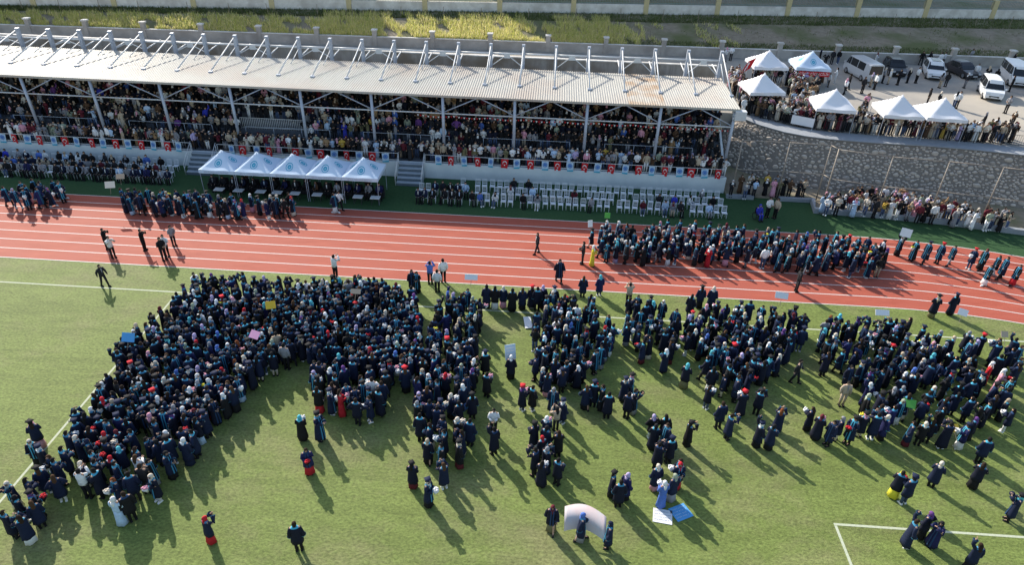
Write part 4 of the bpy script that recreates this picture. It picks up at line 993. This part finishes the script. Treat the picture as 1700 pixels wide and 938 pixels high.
for y,occp in ((15.75,.97),(16.85,.9),(18.2,.6)):     # left block
    x=-27.5
    while x<-8.2:
        full=random.random()<occp
        g=guest(x,y,SUITS if y<16 and x>-22 else GUEST,y<16 and x>-22) if full else None
        chair(x,y,random.uniform(-.06,.06),'white chair, %s row beyond the canopies, its guest in %s'%(RN2[y],g) if full else 'empty white spindle back chair in the %s row beyond the canopies'%RN2[y],('occupied' if full else 'empty')+' white chairs, %s row beyond the canopies'%RN2[y])
        x+=random.uniform(.56,.64)
# armchairs and tables of the guests of honour under the canopies
arm0=empty('armchair'); MB().box(-.3,.3,-.28,.28,.12,.44).build('seat',M['black'],arm0); MB().box(-.3,.3,.283,.4,.12,.95).build('backrest',M['black'],arm0)
for s in (-.303,.303): MB().box(min(s,s*1.3),max(s,s*1.3),-.28,.28,.12,.62).build('armrest',M['black'],arm0)
x=-4.1; k=0
while x<10.0:
    o=arm0 if k==0 else copy_tree(arm0,(0,0,0)); o.location=(x,15.0,.004); tag(o,'black armchair with a guest of honour under the canopies','armchair','black armchairs under the canopies'); guest(x,14.95,SUITS,random.random()<.85); k+=1; x+=.86
    if k%3==0: guest(x-.4,16.4,SUITS,True); chair(x-.4,16.4,0,'white chair behind the armchairs under the canopies','white chairs under the canopies')
tb0=empty('side_table'); MB().box(-.38,.38,-.28,.28,.58,.63).build('table_top',M['whitesteel'],tb0)
for sx in (-.3,.3):
    for sy in (-.22,.22): MB().beam((sx,sy,0),(sx,sy,.58),.035,.035).build('leg',M['darkmetal'],tb0)
for k,x in enumerate((-3.1,-1.5,.3,1.65,3.1,4.9,6.6,8.2,9.6)):
    o=tb0 if k==0 else copy_tree(tb0,(0,0,0)); o.location=(x,13.8,.004); tag(o,'low white topped table on black legs before the guests of honour','table','white topped tables before the armchairs')
sg.build('seated_guests','guests seated in rows along the foot of the grandstand wall','crowd')
# ---------------- canopies ----------------
def text_mesh(txt,size,m):
    cu=bpy.data.curves.new('t','FONT'); cu.body=txt; cu.size=size; cu.align_x='CENTER'; cu.align_y='CENTER'; o=bpy.data.objects.new('t',cu); COL.objects.link(o)
    dg=bpy.context.evaluated_depsgraph_get(); dg.update(); me=bpy.data.meshes.new_from_object(o.evaluated_get(dg)); bpy.data.objects.remove(o); me.name='lettering'; me.materials.clear(); me.materials.append(m); return me
VT=text_mesh('BİTLİS EREN ÜNİVERSİTESİ',.155,M['greyprint'])
def canopy(name,x,y,z,w,dp,label,grp,m,eave=2.25,peak=3.35,logo=False,letters=False,rz=0,wob=0):
    r=empty(name,(x,y,z),rz); tag(r,label,'tent',grp); N=16; V=[];ph=random.uniform(0,6)
    def zz(u,v):
        d=max(abs(u),abs(v)); e=abs(abs(u)-abs(v)); t=1-d
        h=eave+(peak-eave)*(.78*t+.22*t*t)+(.06 if d<.12 else 0)-.07*math.sin(math.pi*min(1,d))*(1-math.exp(-4*e))+wob*.05*math.sin(5*u+ph)*math.sin(4*v+ph)*d
        return h
    for j in range(N+1):
        for i in range(N+1):
            u=2*i/N-1; v=2*j/N-1; V.append((u*w/2,v*dp/2,zz(u,v)))
    F=[(j*(N+1)+i,j*(N+1)+i+1,(j+1)*(N+1)+i+1,(j+1)*(N+1)+i) for j in range(N) for i in range(N)]
    cn=MB().add(V,F).build('canopy',m,r,True)
    for k,(a,b) in enumerate((((-1,-1),(1,-1)),((1,-1),(1,1)),((1,1),(-1,1)),((-1,1),(-1,-1)))):
        vv=[];n=12
        for i in range(n+1):
            t=i/n; u=a[0]+(b[0]-a[0])*t; v=a[1]+(b[1]-a[1])*t; q=.02*math.sin(t*14+ph)*(wob+.3)
            ox,oy=(0,(a[1])*(.004+q)) if k%2==0 else (a[0]*(.004+q),0)
            vv+=[(u*w/2,v*dp/2,zz(u,v)-.002),(u*w/2+ox,v*dp/2+oy,eave-.28)]
        MB().add(vv,[(2*i,2*i+1,2*i+3,2*i+2) for i in range(n)]).build('valance',m,r)
    for sx in (-1,1):
        for sy in (-1,1): MB().beam((sx*(w/2-.06),sy*(dp/2-.06),0),(sx*(w/2-.06),sy*(dp/2-.06),eave-.04),.032,.032).build('leg',M['steel'],r)
    if logo:
        for (cu_,cv) in ((0,-.58),(.58,0),(0,.58),(-.58,0)):
            for r0,r1,nm in ((.235,.29,'emblem_ring'),(.04,.16,'emblem_mark')):
                vv=[];n=22
                for k in range(n):
                    a=2*math.pi*k/n
                    for rr in (r0,r1): px,py=cu_*w/2+rr*math.cos(a),cv*dp/2+rr*math.sin(a)*1.1; vv.append((px,py,zz(px/(w/2),py/(dp/2))+.012))
                MB().add(vv,[(2*k,2*k+1,2*((k+1)%n)+1,2*((k+1)%n)) for k in range(n)]).build(nm,M['tealprint'],cn)
    if letters:
        o=link('lettering',VT,r,(0,-dp/2-.035,eave-.15)); o.rotation_euler=(math.pi/2,0,0)
    return r
for k,l in enumerate(('blue white canopy with round emblems nearest the left steps','blue white canopy with round emblems second from the left steps','blue white canopy with round emblems in the middle of the row of five','blue white canopy with round emblems second from the right steps','blue white canopy with round emblems nearest the right steps')):
    canopy('canopy_tent',-2.95+2.87*k,15.15,.0,2.85,3.0,l.replace('left steps','seated guests').replace('right steps','steps by the empty chairs'),'canopies over the guests of honour',M['tent'],2.3,3.4,True,True,0,.4)
TT=[(45.3,38.6,'white tent beside the red pennant at the back of the terrace',0,.06),(49.8,39.0,'pale tent with round emblem over the red flower stall banner',1,-.03),(42.7,29.9,'white tent beside the grandstand roof corner',0,.12),(47.9,25.9,'white tent standing alone behind the terrace barrier',0,-.1),(53.2,25.0,'white tent joined to its neighbour, next to the bare gap',0,-.06),(56.7,24.8,'white tent joined to its neighbour, toward the small van',0,-.06)]
for x,y,l,lg,rz in TT: canopy('pop_up_tent',x,y,3.98,3.5 if y>30 else 3.3,3.4,l,None,M['tentw'] if not lg else M['tent'],2.15,3.45,bool(lg),False,rz,1.)
bn=empty('stall_banner',(49.8,37.25,5.35)); tag(bn,'red banner with white flower shop lettering under the pale tent','banner'); MB().box(-1.5,1.6,-.01,.01,-.02,.46).build('cloth',M['red'],bn)
o=link('lettering',text_mesh('CEMRE ÇİÇEKÇİLİK',.33,M['whiteprint']),bn,(.05,-.015,.22)); o.rotation_euler=(math.pi/2,0,0)
fl=empty('pennant_flag',(43.1,37.2,3.98)); tag(fl,'slanting red feather flag with white stripe beside the back tent','flag'); MB().tube((0,0,0),(-.1,0,2.6),.02).build('pole',M['whitesteel'],fl,True)
MB().add([(-.1,0,2.6),(.65,0,3.0),(.2,-.02,1.9),(-.7,-.02,1.2)],[(0,1,2,3)]).build('cloth',M['red'],fl); MB().add([(-.02,-.02,2.45),(.1,-.02,2.5),(-.3,-.04,1.6),(-.42,-.04,1.55)],[(0,1,2,3)]).build('stripe',M['whiteprint'],fl)
# barriers along the terrace edge
for k,(a,b) in enumerate(zip(BP,BP[1:])):
    r=empty('crowd_barrier',(a[0],a[1],4.06),math.atan2(b[1]-a[1],b[0]-a[0])); L=math.hypot(b[0]-a[0],b[1]-a[1])-.06; wht=k==2
    tag(r,'crowd barrier covered by a white banner on the terrace edge' if wht else 'dark metal crowd barrier along the terrace edge','barrier',None if wht else 'dark barriers along the terrace edge')
    for z in (.15,1.0): MB().tube((0,0,z),(L,0,z),.02,n=6).build('rail',M['darkmetal'],r)
    for i in range(13): MB().tube((L*i/12,0,.0 if i in (0,12) else .15),(L*i/12,0,1.0),.012 if 0<i<12 else .022,n=5).build('bar',M['darkmetal'],r)
    if wht: MB().box(.08,L-.08,-.035,-.025,.18,.97).build('cover_cloth',M['tentw'],r)
# ---------------- vehicles ----------------
def vehicle(name,label,x,y,heading,L,Wd,H,paint,kind):
    """heading: direction of the front in degrees; profile stations run from rear (-) to front (+) along local x"""
    r=empty(name,(x,y,3.98),math.radians(heading)); tag(r,label,'van' if kind=='van' else 'car'); hb={'van':.56,'suv':.56,'sedan':.58,'mini':.56}[kind]*H
    hx=L/2; hw=Wd/2
    P={'van':[(-1,.3,.6,0),(-.985,.2,1,.95),(-.7,.2,1,1),(.45,.2,1,1),(.62,.2,1,.98),(.86,.2,.98,.0),(.97,.22,.85,0),(1,.3,.6,0)],
       'mini':[(-1,.3,.6,0),(-.97,.2,1,.9),(-.6,.2,1,1),(.2,.2,1,1),(.36,.2,1,.96),(.68,.2,1.0,0),(.93,.22,.86,0),(1,.3,.55,0)],
       'suv':[(-1,.3,.6,0),(-.95,.2,1,.2),(-.78,.2,1,.88),(-.3,.2,1,1),(.1,.2,1,.98),(.5,.2,1,0),(.92,.22,.84,0),(1,.3,.55,0)],
       'sedan':[(-1,.3,.6,0),(-.94,.2,.95,0),(-.72,.2,1,.05),(-.42,.2,1,.93),(-.1,.2,1,1),(.12,.2,1,.96),(.48,.2,1,0),(.93,.22,.82,0),(1,.3,.55,0)]}[kind]
    rings=[];inf=[]
    for t,zb,bl,rf in P:
        zbelt=hb*bl if bl<1 else hb; zr=zbelt+(H-hb)*rf+.02; wr=hw*(1-.17*rf*(H-hb)/.6 if kind!='van' else 1-.10*rf); k=1-.10*max(0,abs(t)-.8)/.2
        px=t*hx; rings.append([(px,-hw*.92*k,zb),(px,-hw*k,zb+.25),(px,-hw*k*.985,zbelt),(px,-wr*k,zr-.05*(rf>0)),(px,-wr*.72*k,zr+.02*(rf>0)),(px,wr*.72*k,zr+.02*(rf>0)),(px,wr*k,zr-.05*(rf>0)),(px,hw*k*.985,zbelt),(px,hw*k,zb+.25),(px,hw*.92*k,zb)]); inf.append((px,zbelt,zr,wr*k,hw*k,rf))
    n=10; V=[p for q in rings for p in q]; F=[(j*n+i,j*n+(i+1)%n,(j+1)*n+(i+1)%n,(j+1)*n+i) for j in range(len(P)-1) for i in range(n)]+[tuple(range(n))[::-1],tuple(range((len(P)-1)*n,len(P)*n))]
    bd=MB().add(V,F).build('body',paint,r); 
    mod=bd.modifiers.new('bevel','BEVEL'); mod.width=.05; mod.segments=2; mod.limit_method='ANGLE'; mod.angle_limit=math.radians(35)
    def lerp(a,b,t): return Vector(a)*(1-t)+Vector(b)*t
    def quad(nm,a,b,c,d,m,ins=.1,off=.02):
        a,b,c,d=map(Vector,(a,b,c,d)); ce=(a+b+c+d)/4; no=(b-a).cross(d-a).normalized(); out=ce-Vector((0,0,H*.5)); no=no if no.dot(out)>0 else -no
        q=[p+(ce-p)*ins+no*off for p in (a,b,c,d)]; MB().add(q+[p-no*.012 for p in q],[(0,1,2,3),(7,6,5,4),(0,4,5,1),(1,5,6,2),(2,6,7,3),(3,7,4,0)]).build(nm,m,r)
    J=[j for j in range(len(P)) if P[j][3]>.8]
    f=J[-1]; b=J[0]
    quad('windshield',rings[f+1][3],rings[f+1][6],rings[f][6],rings[f][3],M['glass'],.07,.03)
    quad('rear_window',lerp(rings[b-1][2],rings[b][2],.3 if kind!='van' else .5),lerp(rings[b-1][7],rings[b][7],.3 if kind!='van' else .5),rings[b][6],rings[b][3],M['glass'],.12,.03)
    for s in (2,7):
        o_=3 if s==2 else 6
        for j in range(b,f):
            if kind=='van' and paint is M['car_silver'] and j==b: continue
            mids=[0,1] if rings[j+1][0][0]-rings[j][0][0]<1.5 else [0,.5,1]
            for t0,t1 in zip(mids,mids[1:]): quad('side_window',lerp(rings[j][s],rings[j+1][s],t0),lerp(rings[j][s],rings[j+1][s],t1),lerp(rings[j][o_],rings[j+1][o_],t1),lerp(rings[j][o_],rings[j+1][o_],t0),M['glass'],.09,.015)
        quad('side_window',rings[f][s],lerp(rings[f][s],rings[f+1][s],.8),lerp(rings[f][o_],rings[f+1][o_],.4),rings[f][o_],M['glass'],.12,.015)
    for sx in (-.62,.64):
        for sy in (-1,1):
            w=empty('wheel'); w.parent=r; w.location=(sx*hx,sy*(hw-.10),.32)
            MB().tube((0,-.11,0),(0,.11,0),.32,n=20).build('tyre',M['tyre'],w,True); MB().tube((0,-.118,0),(0,.118,0),.2,n=14).build('rim',M['rim'],w)
    for s in (-1,1):
        MB().box(hx*.955,hx*.985,s*hw*.62-.17,s*hw*.62+.17,.5*hb+.12,.5*hb+.28).build('headlight',M['lamp'],r)
        MB().box(-hx*.995,-hx*.97,s*hw*.80-.09,s*hw*.80+.09,.62*hb,.62*hb+.28).build('tail_light',M['redlamp'],r)
        MB().box(inf[f][0]+.35,inf[f][0]+.5,s*(hw+.02) if s>0 else -hw-.2,hw+.2 if s>0 else -hw-.02,hb+.02,hb+.17).build('mirror',paint,r)
    MB().box(hx*.985,hx*1.004,-hw*.5,hw*.5,.42,.56).build('grille',M['black'],r); MB().box(hx*.98,hx*1.003,-hw*.7,hw*.7,.24,.34).build('lower_grille',M['black'],r)
    MB().box(hx*1.004,hx*1.012,-.26,.26,.36,.46).build('number_plate',M['whiteprint'],r); MB().box(-hx*1.012,-hx*1.0,-.26,.26,.5,.6).build('number_plate',M['whiteprint'],r)
    return r
vehicle('van','silver panel van parked tail outward beside the stalls',57.0,42.9,100,4.9,1.9,1.95,M['car_silver'],'van')
vehicle('car','black hatchback nosed outward next to the silver van',61.4,45.2,-98,4.1,1.75,1.5,M['car_blackpaint'],'suv')
_v=vehicle('car','white crossover with dark roof glass parked by the boundary wall',65.4,44.6,-106,4.4,1.82,1.62,M['car_white'],'suv')
MB().box(-1.0,.2,-.42,.42,1.655,1.69).build('roof_glass',M['glass'],_v)
vehicle('car','dark graphite sedan parked between two white vehicles',69.0,45.7,-78,4.5,1.78,1.45,M['car_graphite'],'sedan')
vehicle('van','white minibus with side windows by the boundary wall',73.6,43.6,-104,5.0,1.95,2.0,M['car_white'],'van')
vehicle('van','small white passenger van standing out in the yard',68.2,37.9,-108,4.3,1.8,1.8,M['car_white'],'mini')
vehicle('car','white car beside the small van at the yard edge',75.0,38.9,-110,4.2,1.78,1.5,M['car_white'],'suv')
# ---------------- boards, banner, posters, wheelchair ----------------
PLC={'blue':'blue','yellow':'yellow','pink':'pink','card':'brown cardboard','cream':'cream','white':'white','green':'green','palestripe':'pale striped'}
for k,(x,y,z,c,w,h,tilt,rz) in enumerate(SIGNS):
    b=empty('placard',(x,y,z)); b.rotation_euler=(math.radians(tilt)-math.pi/2,0,math.radians(rz)); 
    place='raised over the track parade' if y>2.9 and x>20 else 'carried along the track before the grandstand' if y>2.9 else 'lying on the turf lane' if z<.3 else 'held up in the crowd near the halfway line' if x<14 else 'held up in the crowd beside the open lane' if x<30 else 'held up among the groups toward the penalty box'
    tag(b,'%s placard board %s'%(PLC[c],place),'placard','placards held by graduates')
    MB().box(-w/2,w/2,-.012,.012,0,h).build('board',M['sign_'+c],b)
    if z>.3: MB().tube((0,.02,-.45),(0,.02,h*.6),.014,n=6).build('stick',M['wood'],b)
    if c=='palestripe':
        for q in range(4): MB().box(-w/2+.06,w/2-.06,-.016,-.0125,.12+.18*q,.2+.18*q).build('stripe',M['whiteprint'],b)
def poster(x,y,rz,base,label,txt,tm,m2=None):
    p=empty('poster',(x,y,.012),rz); tag(p,label,'poster'); MB().box(-.42,.42,-.38,.38,0,.012).build('sheet',base,p)
    if m2: MB().box(-.42,-.02,-.38,.38,.0125,.016).build('side_panel',m2,p)
    for q in range(4):
        mb=MB(); xx=-.36
        while xx<.32:
            yy=.24-.15*q+random.uniform(-.012,.012); w=random.uniform(.03,.075)
            for _ in range(2): a=random.uniform(0,6.3); mb.beam((xx+w/2-.03*math.cos(a),yy-.035*math.sin(a),.015),(xx+w/2+.03*math.cos(a),yy+.035*math.sin(a),.015),.014,.003)
            xx+=w+(.05 if random.random()<.2 else .008)
        mb.build('handwriting',tm,p)['kind']='stuff'
x,y=POSTERS[0]; poster(x,y,math.radians(-8),M['sign_white'],'pale handwritten poster lying on the grass','',M['greyprint'])
x,y=POSTERS[1]; poster(x+.12,y+.05,math.radians(28),M['sign_blue'],'bright blue handwritten poster lying on the grass','',M['flagblue'])
(ax,ay),(bx_,by_)=BANNER; bp=empty('held_banner',(ax,ay,0)); tag(bp,'long pale pink photo banner bowed between three graduates','banner'); V=[];n=16
for i in range(n+1):
    t=i/n; px=(bx_-ax)*t; py=(by_-ay)*t+.28*math.sin(math.pi*t); zb=.35+.1*math.sin(math.pi*t)
    V+=[(px,py-.35,zb+.1),(px,py+.45,zb+.72)]
bq=MB().add(V,[(2*i,2*i+2,2*i+3,2*i+1) for i in range(n)]).build('sheet',mat('banner_print',(.62,.56,.55),.7,noise=(.66,.50,.50),scale=1.8,noise2=(.55,.58,.64),scale2=1.2),bp,True); bq.modifiers.new('s','SOLIDIFY').thickness=.01
wc=empty('wheelchair',(40.1,14.75,0.004),.3); tag(wc,'wheelchair with purple blue covering on the shaded side turf','wheelchair')
for s in (-.28,.28):
    MB().add(*ring(0,.3,.26,.3,0,20)).build('wheel',M['tyre'],wc).location=(0,0,0); o=wc.children[-1]; o.rotation_euler=(0,0,math.pi/2); o.location=(s,.05,0); o.modifiers.new('s','SOLIDIFY').thickness=.04
    MB().tube((s*.8,-.3,.1),(s*.8,-.3,.45),.02).tube((s*.8,.2,.45),(s*.8,.25,.95),.02).tube((s*.8,-.35,.45),(s*.8,.2,.45),.02).build('frame_side',M['darkmetal'],wc,True)
MB().box(-.22,.22,-.3,.2,.43,.5).build('seat',M['black'],wc); MB().box(-.22,.22,.2,.24,.5,.95).build('backrest',M['black'],wc)
sp=spec_any((('royal',),(1,)),seat=True,dressp=0,face=20); sp['bottom']=('trousers','royal'); sp['head']=('scarf','royal'); sp['face']=17; person(sp,40.1,14.75,.03,'track'); 
for x,y,tp,f in ((40.9,15.15,'white',20),(41.5,15.05,'beige',-60)):
    sp=spec_single('shirt_'+tp,'hair','hold' if tp=='white' else 'down',f); person(sp,x,y,.008,'track',True)
# ---------------- apartment blocks uphill, beyond the upper wall (they shade the slope) ----------------

M['render']=mat('block_render',(.45,.40,.33),.9,noise=(.40,.35,.29),scale=.8)
def block(x0,x1,zt,label):
    y0=80; b=empty('apartment_building',((x0+x1)/2,y0,7.7)); tag(b,label,'building'); w=(x1-x0)/2; h=zt-7.7
    MB().box(-w,w,0,14,-.1,h-.3).build('wall',M['render'],b); MB().box(-w+.0,w-.0,-.05,14.2,h-.297,h).build('roof',M['conc'],b)
    n=max(2,int(2*w/3.6)); fl=int(h/3)
    wm=MB().box(-.7,.7,-.04,.02,0,1.4).mesh('window',M['glass'])
    for f in range(fl):
        for i in range(n): link('window',wm,b,(-w+(i+.5)*2*w/n,-.0,1+3*f))
for a in ((-75,-45.2,26,'beige apartment block uphill at the far end of the row'),(-45,-24.2,32.5,'beige apartment block uphill between two lower blocks'),(-24,-3.0,24.5,'lowest beige apartment block uphill in the row'),(-2.8,75,36,'tallest and widest beige apartment block uphill')): block(*a)
